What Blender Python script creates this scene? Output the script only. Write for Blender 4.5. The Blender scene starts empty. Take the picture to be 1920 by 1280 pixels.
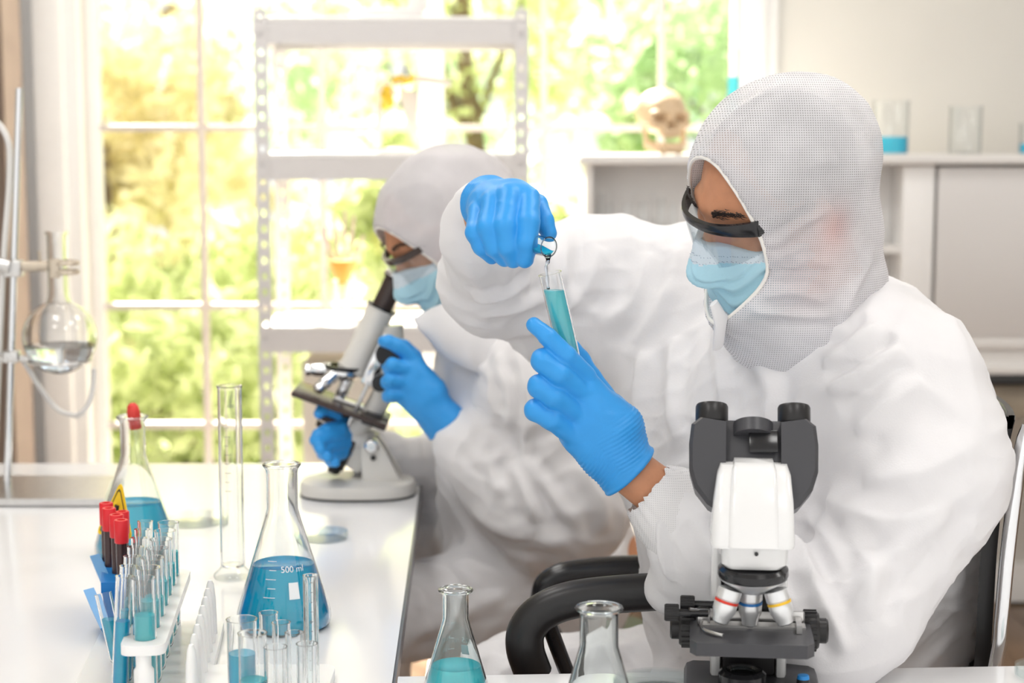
import bpy, bmesh, math, random
import numpy as np
from mathutils import Vector, Matrix

sc = bpy.context.scene
COL = sc.collection

# ---------------------------------------------------------------- camera, world, lights, exposure
CAM_H = 1.377
PITCH = math.radians(6.77)
FPX = 3200.0                      # focal length in pixels of the 1920 x 1280 frame
cam_d = bpy.data.cameras.new('camera')
cam = bpy.data.objects.new('camera', cam_d)
COL.objects.link(cam)
cam_d.sensor_width = 36.0
cam_d.lens = FPX / 1920.0 * 36.0
cam.location = (0, 0, CAM_H)
cam.rotation_euler = (math.pi / 2 - PITCH, 0, 0)
cam_d.dof.use_dof = True
cam_d.dof.focus_distance = 2.02
cam_d.dof.aperture_fstop = 4.0
sc.camera = cam

world = bpy.data.worlds.new('world')
sc.world = world
world.use_nodes = True
wn = world.node_tree.nodes['Background']
wn.inputs[0].default_value = (1.0, 0.985, 0.955, 1)
wn.inputs[1].default_value = 1.0

sun_d = bpy.data.lights.new('sun', 'SUN')
sun = bpy.data.objects.new('sun', sun_d)
COL.objects.link(sun)
sun_d.energy = 26.0
sun_d.angle = math.radians(4)
sun_d.color = (1.0, 0.90, 0.76)
sun.rotation_euler = Vector((0.42, -1.0, -0.95)).to_track_quat('-Z', 'Y').to_euler()

sc.view_settings.view_transform = 'Standard'
sc.view_settings.look = 'None'
sc.view_settings.gamma = 1.0
sc.view_settings.use_curve_mapping = False
sc.view_settings.exposure = 0.3
sc.cycles.transparent_max_bounces = 40
sc.cycles.max_bounces = 14
sc.cycles.transmission_bounces = 14
sc.cycles.caustics_reflective = False
sc.cycles.caustics_refractive = True
sc.cycles.blur_glossy = 1.0
sc.cycles.sample_clamp_indirect = 4.0

# ---------------------------------------------------------------- helpers: photograph pixel -> place
def W(px, py, Y):
    """world point at depth Y that shows at pixel (px, py)"""
    x = (px - 960) / FPX; v = (640 - py) / FPX
    dy = math.cos(PITCH) + v * math.sin(PITCH); dz = -math.sin(PITCH) + v * math.cos(PITCH)
    t = Y / dy
    return Vector((x * t, Y, CAM_H + dz * t))

def T(px, py, z=0.75):
    """world point at height z that shows at pixel (px, py)"""
    x = (px - 960) / FPX; v = (640 - py) / FPX
    dy = math.cos(PITCH) + v * math.sin(PITCH); dz = -math.sin(PITCH) + v * math.cos(PITCH)
    t = (z - CAM_H) / dz
    return Vector((x * t, dy * t, z))

def project(v):
    """numpy points -> pixels"""
    d = v - np.array([0, 0, CAM_H])
    c, s = math.cos(PITCH), math.sin(PITCH)
    zc = d[:, 1] * c - d[:, 2] * s
    yc = d[:, 1] * s + d[:, 2] * c
    return np.stack([960 + FPX * d[:, 0] / zc, 640 - FPX * yc / zc], 1)

# ---------------------------------------------------------------- materials
MATS = {}
def mat(name, col, rough=0.5, metal=0.0, spec=0.5, coat=0.0, noise=0.0, nscale=40.0, bump=0.0, bscale=300.0, trans=0.0, ior=1.45, emit=None, estr=0.0, sss=0.0):
    m = bpy.data.materials.new(name); m.use_nodes = True
    nt = m.node_tree; b = nt.nodes['Principled BSDF']
    b.inputs['Base Color'].default_value = (*col, 1)
    b.inputs['Roughness'].default_value = rough
    b.inputs['Metallic'].default_value = metal
    b.inputs['Specular IOR Level'].default_value = spec
    b.inputs['Coat Weight'].default_value = coat
    b.inputs['Transmission Weight'].default_value = trans
    b.inputs['IOR'].default_value = ior
    if sss:
        b.inputs['Subsurface Weight'].default_value = sss
        b.inputs['Subsurface Radius'].default_value = (1.0, 0.6, 0.4)
        b.inputs['Subsurface Scale'].default_value = 0.006
    if emit:
        b.inputs['Emission Color'].default_value = (*emit, 1); b.inputs['Emission Strength'].default_value = estr
    tc = nt.nodes.new('ShaderNodeTexCoord')
    if noise:
        n = nt.nodes.new('ShaderNodeTexNoise'); n.inputs['Scale'].default_value = nscale; n.inputs['Detail'].default_value = 4
        nt.links.new(tc.outputs['Object'], n.inputs['Vector'])
        mx = nt.nodes.new('ShaderNodeMix'); mx.data_type = 'RGBA'; mx.blend_type = 'MULTIPLY'
        mx.inputs['Factor'].default_value = 1.0
        rp = nt.nodes.new('ShaderNodeMapRange'); rp.inputs['From Min'].default_value = .3; rp.inputs['From Max'].default_value = .7
        rp.inputs['To Min'].default_value = 1 - noise; rp.inputs['To Max'].default_value = 1.0
        nt.links.new(n.outputs['Fac'], rp.inputs['Value'])
        mx.inputs['A'].default_value = (*col, 1)
        nt.links.new(rp.outputs['Result'], mx.inputs['B'])
        nt.links.new(mx.outputs['Result'], b.inputs['Base Color'])
    if bump:
        n2 = nt.nodes.new('ShaderNodeTexNoise'); n2.inputs['Scale'].default_value = bscale; n2.inputs['Detail'].default_value = 3
        nt.links.new(tc.outputs['Object'], n2.inputs['Vector'])
        bp = nt.nodes.new('ShaderNodeBump'); bp.inputs['Strength'].default_value = bump; bp.inputs['Distance'].default_value = 0.002
        nt.links.new(n2.outputs['Fac'], bp.inputs['Height']); nt.links.new(bp.outputs['Normal'], b.inputs['Normal'])
    MATS[name] = m
    return m

def glass_mat(name, tint=(0.97, 0.99, 0.99), edge=(0.45, 0.55, 0.58), refl=1.0):
    """thin clear glass: tinted see-through, darker where the wall is seen edge-on, fresnel reflection"""
    m = bpy.data.materials.new(name); m.use_nodes = True
    nt = m.node_tree; nt.nodes.clear()
    out = nt.nodes.new('ShaderNodeOutputMaterial')
    lw = nt.nodes.new('ShaderNodeLayerWeight'); lw.inputs['Blend'].default_value = 0.5
    pw = nt.nodes.new('ShaderNodeMath'); pw.operation = 'POWER'; pw.inputs[1].default_value = 5.0
    nt.links.new(lw.outputs['Facing'], pw.inputs[0])
    cm = nt.nodes.new('ShaderNodeMix'); cm.data_type = 'RGBA'
    cm.inputs['A'].default_value = (*tint, 1); cm.inputs['B'].default_value = (*edge, 1)
    nt.links.new(pw.outputs[0], cm.inputs['Factor'])
    tr = nt.nodes.new('ShaderNodeBsdfTransparent'); nt.links.new(cm.outputs['Result'], tr.inputs['Color'])
    gl = nt.nodes.new('ShaderNodeBsdfGlossy'); gl.inputs['Roughness'].default_value = 0.02
    f5 = nt.nodes.new('ShaderNodeMath'); f5.operation = 'POWER'; f5.inputs[1].default_value = 5.0
    nt.links.new(lw.outputs['Facing'], f5.inputs[0])
    fm = nt.nodes.new('ShaderNodeMath'); fm.operation = 'MULTIPLY_ADD'; fm.inputs[1].default_value = 0.55 * refl; fm.inputs[2].default_value = 0.035 * refl
    nt.links.new(f5.outputs[0], fm.inputs[0])
    ms = nt.nodes.new('ShaderNodeMixShader')
    nt.links.new(fm.outputs[0], ms.inputs[0]); nt.links.new(tr.outputs[0], ms.inputs[1]); nt.links.new(gl.outputs[0], ms.inputs[2])
    nt.links.new(ms.outputs[0], out.inputs[0])
    MATS[name] = m
    return m

def liquid_mat(name, col, deep, body=0.45, ior=1.33, refr=0.5):
    """coloured water: refraction plus a little body colour, gloss on top"""
    m = bpy.data.materials.new(name); m.use_nodes = True
    nt = m.node_tree; nt.nodes.clear()
    out = nt.nodes.new('ShaderNodeOutputMaterial')
    lw = nt.nodes.new('ShaderNodeLayerWeight'); lw.inputs['Blend'].default_value = 0.5
    cm = nt.nodes.new('ShaderNodeMix'); cm.data_type = 'RGBA'
    cm.inputs['A'].default_value = (*col, 1); cm.inputs['B'].default_value = (*deep, 1)
    nt.links.new(lw.outputs['Facing'], cm.inputs['Factor'])
    rf = nt.nodes.new('ShaderNodeBsdfTransparent'); nt.links.new(cm.outputs['Result'], rf.inputs['Color'])
    rr = nt.nodes.new('ShaderNodeBsdfRefraction'); rr.inputs['IOR'].default_value = ior; rr.inputs['Roughness'].default_value = 0.0
    nt.links.new(cm.outputs['Result'], rr.inputs['Color'])
    m0 = nt.nodes.new('ShaderNodeMixShader'); m0.inputs[0].default_value = refr
    nt.links.new(rf.outputs[0], m0.inputs[1]); nt.links.new(rr.outputs[0], m0.inputs[2])
    df = nt.nodes.new('ShaderNodeBsdfDiffuse'); nt.links.new(cm.outputs['Result'], df.inputs['Color'])
    m1 = nt.nodes.new('ShaderNodeMixShader'); m1.inputs[0].default_value = body
    nt.links.new(m0.outputs[0], m1.inputs[1]); nt.links.new(df.outputs[0], m1.inputs[2])
    gl = nt.nodes.new('ShaderNodeBsdfGlossy'); gl.inputs['Roughness'].default_value = 0.03
    f5 = nt.nodes.new('ShaderNodeMath'); f5.operation = 'POWER'; f5.inputs[1].default_value = 5.0
    nt.links.new(lw.outputs['Facing'], f5.inputs[0])
    fm = nt.nodes.new('ShaderNodeMath'); fm.operation = 'MULTIPLY_ADD'; fm.inputs[1].default_value = 0.5; fm.inputs[2].default_value = 0.02
    nt.links.new(f5.outputs[0], fm.inputs[0])
    m2 = nt.nodes.new('ShaderNodeMixShader')
    nt.links.new(fm.outputs[0], m2.inputs[0]); nt.links.new(m1.outputs[0], m2.inputs[1]); nt.links.new(gl.outputs[0], m2.inputs[2])
    nt.links.new(m2.outputs[0], out.inputs[0])
    MATS[name] = m
    return m

def fabric_mat(name, col, dot=0.0, pitch=0.0021, tintcol=None, rough=0.85, trl=0.25, noise=0.06, holes=0.0):
    """spun non-woven cloth: pin-hole grid, faint mottling, light passing through"""
    m = bpy.data.materials.new(name); m.use_nodes = True
    nt = m.node_tree; b = nt.nodes['Principled BSDF']
    b.inputs['Roughness'].default_value = rough
    b.inputs['Specular IOR Level'].default_value = 0.25
    b.inputs['Sheen Weight'].default_value = 0.15
    tc = nt.nodes.new('ShaderNodeTexCoord')
    n = nt.nodes.new('ShaderNodeTexNoise'); n.inputs['Scale'].default_value = 14; n.inputs['Detail'].default_value = 5
    nt.links.new(tc.outputs['Object'], n.inputs['Vector'])
    rp = nt.nodes.new('ShaderNodeMapRange'); rp.inputs['From Min'].default_value = .35; rp.inputs['From Max'].default_value = .7
    rp.inputs['To Min'].default_value = 1.0; rp.inputs['To Max'].default_value = 1 - noise
    nt.links.new(n.outputs['Fac'], rp.inputs['Value'])
    last = rp.outputs['Result']
    bp = nt.nodes.new('ShaderNodeBump'); bp.inputs['Strength'].default_value = 0.25; bp.inputs['Distance'].default_value = 0.001
    n3 = nt.nodes.new('ShaderNodeTexNoise'); n3.inputs['Scale'].default_value = 420; n3.inputs['Detail'].default_value = 2
    nt.links.new(tc.outputs['Object'], n3.inputs['Vector'])
    nt.links.new(n3.outputs['Fac'], bp.inputs['Height']); nt.links.new(bp.outputs['Normal'], b.inputs['Normal'])
    if dot:
        sep = nt.nodes.new('ShaderNodeSeparateXYZ'); nt.links.new(tc.outputs['Object'], sep.inputs[0])
        def wave(sock):
            mu = nt.nodes.new('ShaderNodeMath'); mu.operation = 'MULTIPLY'; mu.inputs[1].default_value = 2 * math.pi / pitch
            nt.links.new(sock, mu.inputs[0])
            s = nt.nodes.new('ShaderNodeMath'); s.operation = 'SINE'; nt.links.new(mu.outputs[0], s.inputs[0])
            return s.outputs[0]
        a = wave(sep.outputs['X']); c = wave(sep.outputs['Z'])
        mn = nt.nodes.new('ShaderNodeMath'); mn.operation = 'MINIMUM'; nt.links.new(a, mn.inputs[0]); nt.links.new(c, mn.inputs[1])
        dr = nt.nodes.new('ShaderNodeMapRange'); dr.inputs['From Min'].default_value = 0.0; dr.inputs['From Max'].default_value = 0.75
        dr.inputs['To Min'].default_value = 1.0; dr.inputs['To Max'].default_value = 1 - dot
        nt.links.new(mn.outputs[0], dr.inputs['Value'])
        mm = nt.nodes.new('ShaderNodeMath'); mm.operation = 'MULTIPLY'
        nt.links.new(last, mm.inputs[0]); nt.links.new(dr.outputs['Result'], mm.inputs[1]); last = mm.outputs[0]
    mx = nt.nodes.new('ShaderNodeMix'); mx.data_type = 'RGBA'; mx.blend_type = 'MULTIPLY'; mx.inputs['Factor'].default_value = 1
    mx.inputs['A'].default_value = (*col, 1)
    nt.links.new(last, mx.inputs['B'])
    cout = mx.outputs['Result']
    if tintcol:
        at = nt.nodes.new('ShaderNodeAttribute'); at.attribute_name = 'tint'
        m4 = nt.nodes.new('ShaderNodeMix'); m4.data_type = 'RGBA'; m4.blend_type = 'MULTIPLY'
        m4.inputs['B'].default_value = (*tintcol, 1)
        nt.links.new(at.outputs['Fac'], m4.inputs['Factor']); nt.links.new(cout, m4.inputs['A'])
        cout = m4.outputs['Result']
    nt.links.new(cout, b.inputs['Base Color'])
    if trl:
        tl = nt.nodes.new('ShaderNodeBsdfTranslucent'); nt.links.new(cout, tl.inputs['Color'])
        ms = nt.nodes.new('ShaderNodeMixShader'); ms.inputs[0].default_value = trl
        out = nt.nodes['Material Output']
        nt.links.new(b.outputs[0], ms.inputs[1]); nt.links.new(tl.outputs[0], ms.inputs[2]); nt.links.new(ms.outputs[0], out.inputs[0])
        if holes:                       # open pin-holes of the thin cloth
            tp = nt.nodes.new('ShaderNodeBsdfTransparent')
            hm = nt.nodes.new('ShaderNodeMapRange'); hm.inputs['From Min'].default_value = 0.0; hm.inputs['From Max'].default_value = 0.75
            hm.inputs['To Min'].default_value = holes * 0.4; hm.inputs['To Max'].default_value = holes * 2.2
            nt.links.new(mn.outputs[0], hm.inputs['Value'])
            mt = nt.nodes.new('ShaderNodeMixShader'); nt.links.new(hm.outputs['Result'], mt.inputs[0])
            nt.links.new(ms.outputs[0], mt.inputs[1]); nt.links.new(tp.outputs[0], mt.inputs[2]); nt.links.new(mt.outputs[0], out.inputs[0])
    MATS[name] = m
    return m

mat('white_paint', (0.86, 0.85, 0.84), 0.45, noise=0.03, nscale=6)
mat('wall_paint', (0.74, 0.72, 0.68), 0.7, noise=0.04, nscale=3)
mat('casing_white', (0.90, 0.89, 0.88), 0.4, noise=0.02)
mat('ceiling_white', (0.85, 0.85, 0.84), 0.8, noise=0.02)
mat('cabinet_white', (0.80, 0.78, 0.76), 0.35, noise=0.02, nscale=4)
mat('door_grey', (0.70, 0.68, 0.67), 0.3, noise=0.02, nscale=4)
mat('bar_backlit', (0.66, 0.59, 0.56), 0.45, noise=0.03)  # bars darker than the casing: their backlit shade is put into the colour
mat('rack_steel', (0.72, 0.70, 0.70), 0.35, noise=0.02)
mat('table_white', (0.88, 0.88, 0.89), 0.12, spec=0.6, noise=0.015, nscale=5)
mat('table_edge', (0.12, 0.12, 0.14), 0.3)
mat('black_top', (0.02, 0.02, 0.02), 0.3)
mat('tan_wood', (0.42, 0.36, 0.28), 0.5, noise=0.2, nscale=12)
mat('brown_curtain', (0.52, 0.42, 0.35), 0.85, noise=0.12, nscale=10)
mat('black_plastic', (0.018, 0.017, 0.018), 0.35, bump=0.05)
mat('black_gloss', (0.015, 0.015, 0.017), 0.18, spec=0.6)
mat('dark_grey_metal', (0.055, 0.055, 0.062), 0.38, spec=0.5)
mat('brown_black', (0.05, 0.032, 0.028), 0.25)
mat('chrome', (0.82, 0.83, 0.85), 0.12, metal=1.0)
mat('brushed_steel', (0.66, 0.65, 0.64), 0.28, metal=1.0, noise=0.1, nscale=80)
mat('satin_silver', (0.80, 0.81, 0.82), 0.32, metal=0.6)
mat('scope_white', (0.80, 0.80, 0.80), 0.18, spec=0.6, coat=0.4)
mat('scope_cream', (0.72, 0.70, 0.66), 0.3, coat=0.2)
mat('red_ring', (0.70, 0.04, 0.02), 0.3)
mat('yellow_ring', (0.90, 0.55, 0.03), 0.3)
mat('blue_ring', (0.03, 0.20, 0.55), 0.3)
mat('blue_cap', (0.02, 0.25, 0.65), 0.35)
mat('skin', (0.60, 0.28, 0.155), 0.5, spec=0.35, noise=0.12, nscale=60, bump=0.12, bscale=700, sss=0.15)
mat('hair', (0.022, 0.014, 0.011), 0.6)
mat('eye_white', (0.75, 0.70, 0.68), 0.2)
mat('glove_blue', (0.035, 0.33, 0.80), 0.40, spec=0.45, noise=0.06, nscale=25, bump=0.10, bscale=900)
fabric_mat('suit_white', (0.86, 0.85, 0.865), dot=0.0, trl=0.10, noise=0.03)
fabric_mat('suit_cuff', (0.88, 0.87, 0.88), dot=0.22, pitch=0.0024, trl=0.10)
fabric_mat('hood_cloth', (0.88, 0.87, 0.90), dot=0.28, pitch=0.0028, tintcol=(0.96, 0.70, 0.66), trl=0.12, noise=0.22, holes=0.30)
fabric_mat('hood_cloth_plain', (0.80, 0.77, 0.79), dot=0.10, pitch=0.0026, tintcol=(0.93, 0.62, 0.55), trl=0.12, noise=0.16, holes=0.26)
fabric_mat('grey_trousers', (0.30, 0.29, 0.31), trl=0.0, noise=0.2)
mat('elastic', (0.88, 0.85, 0.80), 0.8, bump=0.3, bscale=900)
fabric_mat('mask_blue', (0.50, 0.80, 0.93), dot=0.0, trl=0.15, noise=0.05)
fabric_mat('mask_pale', (0.74, 0.84, 0.92), dot=0.0, trl=0.15, noise=0.03)
mat('stitch', (0.25, 0.36, 0.50), 0.8)
mat('rack_white', (0.88, 0.88, 0.87), 0.28, sss=0.1)
mat('rack_blue', (0.01, 0.22, 0.62), 0.3)
mat('card_blue', (0.10, 0.34, 0.68), 0.3)
mat('cap_red', (0.72, 0.02, 0.03), 0.35)
mat('bulb_red', (0.70, 0.05, 0.04), 0.4)
mat('blood', (0.045, 0.018, 0.018), 0.12, spec=0.6)
mat('sign_yellow', (0.92, 0.62, 0.01), 0.4)
mat('sign_black', (0.02, 0.02, 0.02), 0.4)
mat('print_white', (0.88, 0.92, 0.94), 0.5)
mat('print_dark', (0.16, 0.18, 0.20), 0.5)
mat('bone', (0.64, 0.47, 0.30), 0.5, noise=0.14, nscale=25)
mat('bone_pale', (0.86, 0.80, 0.74), 0.5, noise=0.06, nscale=25)
mat('bone_pink', (0.82, 0.66, 0.56), 0.5, noise=0.06, nscale=25)
mat('orange_plastic', (0.88, 0.36, 0.06), 0.4)
mat('ligament_yellow', (0.92, 0.62, 0.05), 0.45)
mat('clamp_tan', (0.60, 0.52, 0.42), 0.35, metal=0.5)
mat('tubing', (0.84, 0.82, 0.80), 0.35)
mat('book_grey', (0.68, 0.66, 0.66), 0.6)
mat('box_cream', (0.76, 0.70, 0.62), 0.7, noise=0.04)
mat('fill_diffuser', (0.9, 0.9, 0.9), 0.6, emit=(1, 0.98, 0.95), estr=3.0)  # glowing face of the added fill panels
mat('bark', (0.22, 0.15, 0.09), 0.9, noise=0.4, nscale=8)
glass_mat('glass', (0.985, 0.992, 0.994), (0.30, 0.36, 0.39))
glass_mat('glass_dish', (0.985, 0.995, 0.995), (0.86, 0.94, 0.95))
glass_mat('glass_teal', (0.972, 0.990, 0.990), (0.10, 0.28, 0.32))
mat('glass_real', (0.955, 0.99, 0.99), 0.0, trans=1.0, ior=1.47)
mat('glass_vessel', (0.985, 0.995, 0.997), 0.0, trans=1.0, ior=1.45)
glass_mat('lens_clear', (0.93, 0.95, 0.96), (0.75, 0.80, 0.82), 1.3)
glass_mat('pane_glass', (0.97, 0.98, 0.98), (0.9, 0.93, 0.93), 0.5)
liquid_mat('liquid_blue', (0.015, 0.74, 1.0), (0.0, 0.46, 1.0), body=0.7)
liquid_mat('liquid_cyan', (0.06, 0.78, 1.0), (0.01, 0.58, 0.95), body=0.7)
liquid_mat('liquid_turquoise', (0.22, 0.95, 1.0), (0.04, 0.80, 0.96), body=0.6)
liquid_mat('water', (0.93, 0.96, 0.99), (0.78, 0.86, 0.94), body=0.0, refr=1.0)

# ---------------------------------------------------------------- scene-object helpers
def put(o, parent=None):
    COL.objects.link(o)
    if parent is not None:
        o.parent = parent
    return o

def tag(o, label=None, cat=None, group=None, kind=None):
    if label: o['label'] = label
    if cat: o['category'] = cat
    if group: o['group'] = group
    if kind: o['kind'] = kind
    return o

def thing(name, label, cat, group=None, loc=(0, 0, 0)):
    o = bpy.data.objects.new(name, None)
    o.empty_display_size = 0.05
    COL.objects.link(o)
    o.location = loc
    return tag(o, label, cat, group)

class MB:
    """collects shapes into one mesh"""
    def __init__(s):
        s.v = []; s.f = []
    def add(s, vs, fs):
        n = len(s.v)
        s.v += [tuple(v) for v in vs]
        s.f += [tuple(i + n for i in f) for f in fs]
        return s
    def box(s, c, d, rot=None, bev=0.0):
        """box centre c, full size d; optional rotation matrix; chamfered when bev"""
        hx, hy, hz = d[0] / 2, d[1] / 2, d[2] / 2
        if bev <= 0:
            vs = [Vector((x, y, z)) for x in (-hx, hx) for y in (-hy, hy) for z in (-hz, hz)]
            fs = [(0, 1, 3, 2), (4, 6, 7, 5), (0, 4, 5, 1), (2, 3, 7, 6), (0, 2, 6, 4), (1, 5, 7, 3)]
        else:
            b = min(bev, hx * .9, hy * .9, hz * .9)
            bm = bmesh.new()
            bmesh.ops.create_cube(bm, size=1.0)
            for v in bm.verts: v.co = Vector((v.co.x * d[0], v.co.y * d[1], v.co.z * d[2]))
            bmesh.ops.bevel(bm, geom=list(bm.edges), offset=b, segments=2, affect='EDGES', profile=0.5)
            bm.verts.index_update()
            vs = [v.co.copy() for v in bm.verts]; fs = [tuple(v.index for v in f.verts) for f in bm.faces]
            bm.free()
        c = Vector(c)
        if rot is not None: vs = [rot @ v for v in vs]
        return s.add([v + c for v in vs], fs)
    def lathe(s, prof, base=(0, 0, 0), axis=(0, 0, 1), n=32, closed=False):
        """profile list of (radius, height) turned about axis"""
        ax = Vector(axis).normalized(); q = Vector((0, 0, 1)).rotation_difference(ax); base = Vector(base)
        vs = []; fs = []; m = len(prof)
        rings = []
        for r, h in prof:
            if r < 1e-6:
                rings.append([len(vs)]); vs.append(base + q @ Vector((0, 0, h)))
            else:
                rings.append(list(range(len(vs), len(vs) + n)))
                for i in range(n):
                    a = 2 * math.pi * i / n
                    vs.append(base + q @ Vector((r * math.cos(a), r * math.sin(a), h)))
        pairs = list(zip(rings[:-1], rings[1:]))
        if closed: pairs.append((rings[-1], rings[0]))
        for A, B in pairs:
            for i in range(n):
                j = (i + 1) % n
                if len(A) == 1 and len(B) == 1: continue
                if len(A) == 1: fs.append((A[0], B[j], B[i]))
                elif len(B) == 1: fs.append((A[i], A[j], B[0]))
                else: fs.append((A[i], A[j], B[j], B[i]))
        return s.add(vs, fs)
    def cyl(s, a, b, r, r2=None, n=20, cap=True):
        a = Vector(a); b = Vector(b); L = (b - a).length; r2 = r if r2 is None else r2
        p = [(r, 0), (r2, L)]
        if cap: p = [(0, 0)] + p + [(0, L)]
        return s.lathe(p, a, b - a, n)
    def tube(s, pts, r, n=10, cap=True, flat=1.0, closed=False):
        """swept tube along points; r number or list; flat squeezes the section's second axis"""
        pts = [Vector(p) for p in pts]; m = len(pts)
        rs = [r] * m if not isinstance(r, (list, tuple)) else r
        vs = []; fs = []
        ref = None
        for i, p in enumerate(pts):
            if closed:
                t = (pts[(i + 1) % m] - pts[(i - 1) % m]).normalized()
            else:
                t = (pts[min(i + 1, m - 1)] - pts[max(i - 1, 0)]).normalized()
            if ref is None:
                ref = Vector((0, 0, 1)) if abs(t.z) < 0.9 else Vector((0, 1, 0))
            u = (ref - t * ref.dot(t))
            if u.length < 1e-6: u = t.orthogonal()
            u.normalize(); w = t.cross(u); ref = u
            for k in range(n):
                a = 2 * math.pi * k / n
                vs.append(p + u * (rs[i] * math.cos(a)) + w * (rs[i] * flat * math.sin(a)))
        for i in range(m if closed else m - 1):
            for k in range(n):
                k2 = (k + 1) % n; i2 = (i + 1) % m
                fs.append((i * n + k, i * n + k2, i2 * n + k2, i2 * n + k))
        if cap and not closed:
            fs.append(tuple(range(n))[::-1]); fs.append(tuple(range((m - 1) * n, m * n)))
        return s.add(vs, fs)
    def prism(s, pts, d):
        """polygon pts (3D) extruded by vector d"""
        n = len(pts); d = Vector(d); pts = [Vector(p) for p in pts]
        vs = pts + [p + d for p in pts]
        fs = [tuple(range(n))[::-1], tuple(range(n, 2 * n))]
        fs += [(i, (i + 1) % n, n + (i + 1) % n, n + i) for i in range(n)]
        return s.add(vs, fs)
    def build(s, name, m, parent=None, smooth=True, angle=40):
        me = bpy.data.meshes.new(name)
        me.from_pydata(s.v, [], s.f)
        me.validate()
        bm = bmesh.new(); bm.from_mesh(me)
        bmesh.ops.recalc_face_normals(bm, faces=bm.faces)
        bm.to_mesh(me); bm.free()
        me.materials.append(MATS[m])
        if smooth:
            me.polygons.foreach_set('use_smooth', [True] * len(me.polygons))
            me.set_sharp_from_angle(angle=math.radians(angle))
        return put(bpy.data.objects.new(name, me), parent)

def smooth_path(pts, n=8):
    """Catmull-Rom through points"""
    P = [Vector(p) for p in pts]; out = []
    for i in range(len(P) - 1):
        p0 = P[max(i - 1, 0)]; p1 = P[i]; p2 = P[i + 1]; p3 = P[min(i + 2, len(P) - 1)]
        for k in range(n):
            t = k / n
            out.append(0.5 * ((2 * p1) + (p2 - p0) * t + (2 * p0 - 5 * p1 + 4 * p2 - p3) * t * t + (3 * p1 - p0 - 3 * p2 + p3) * t ** 3))
    out.append(P[-1])
    return out

def copy_thing(root, dv, label=None, group=None):
    r = root.copy(); COL.objects.link(r); r.location = Vector(root.location) + Vector(dv)
    if label: r['label'] = label
    if group: r['group'] = group
    for ch in list(root.children):
        c = ch.copy(); COL.objects.link(c); c.parent = r
        for g in list(ch.children):
            d = g.copy(); COL.objects.link(d); d.parent = c
    return r

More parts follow.
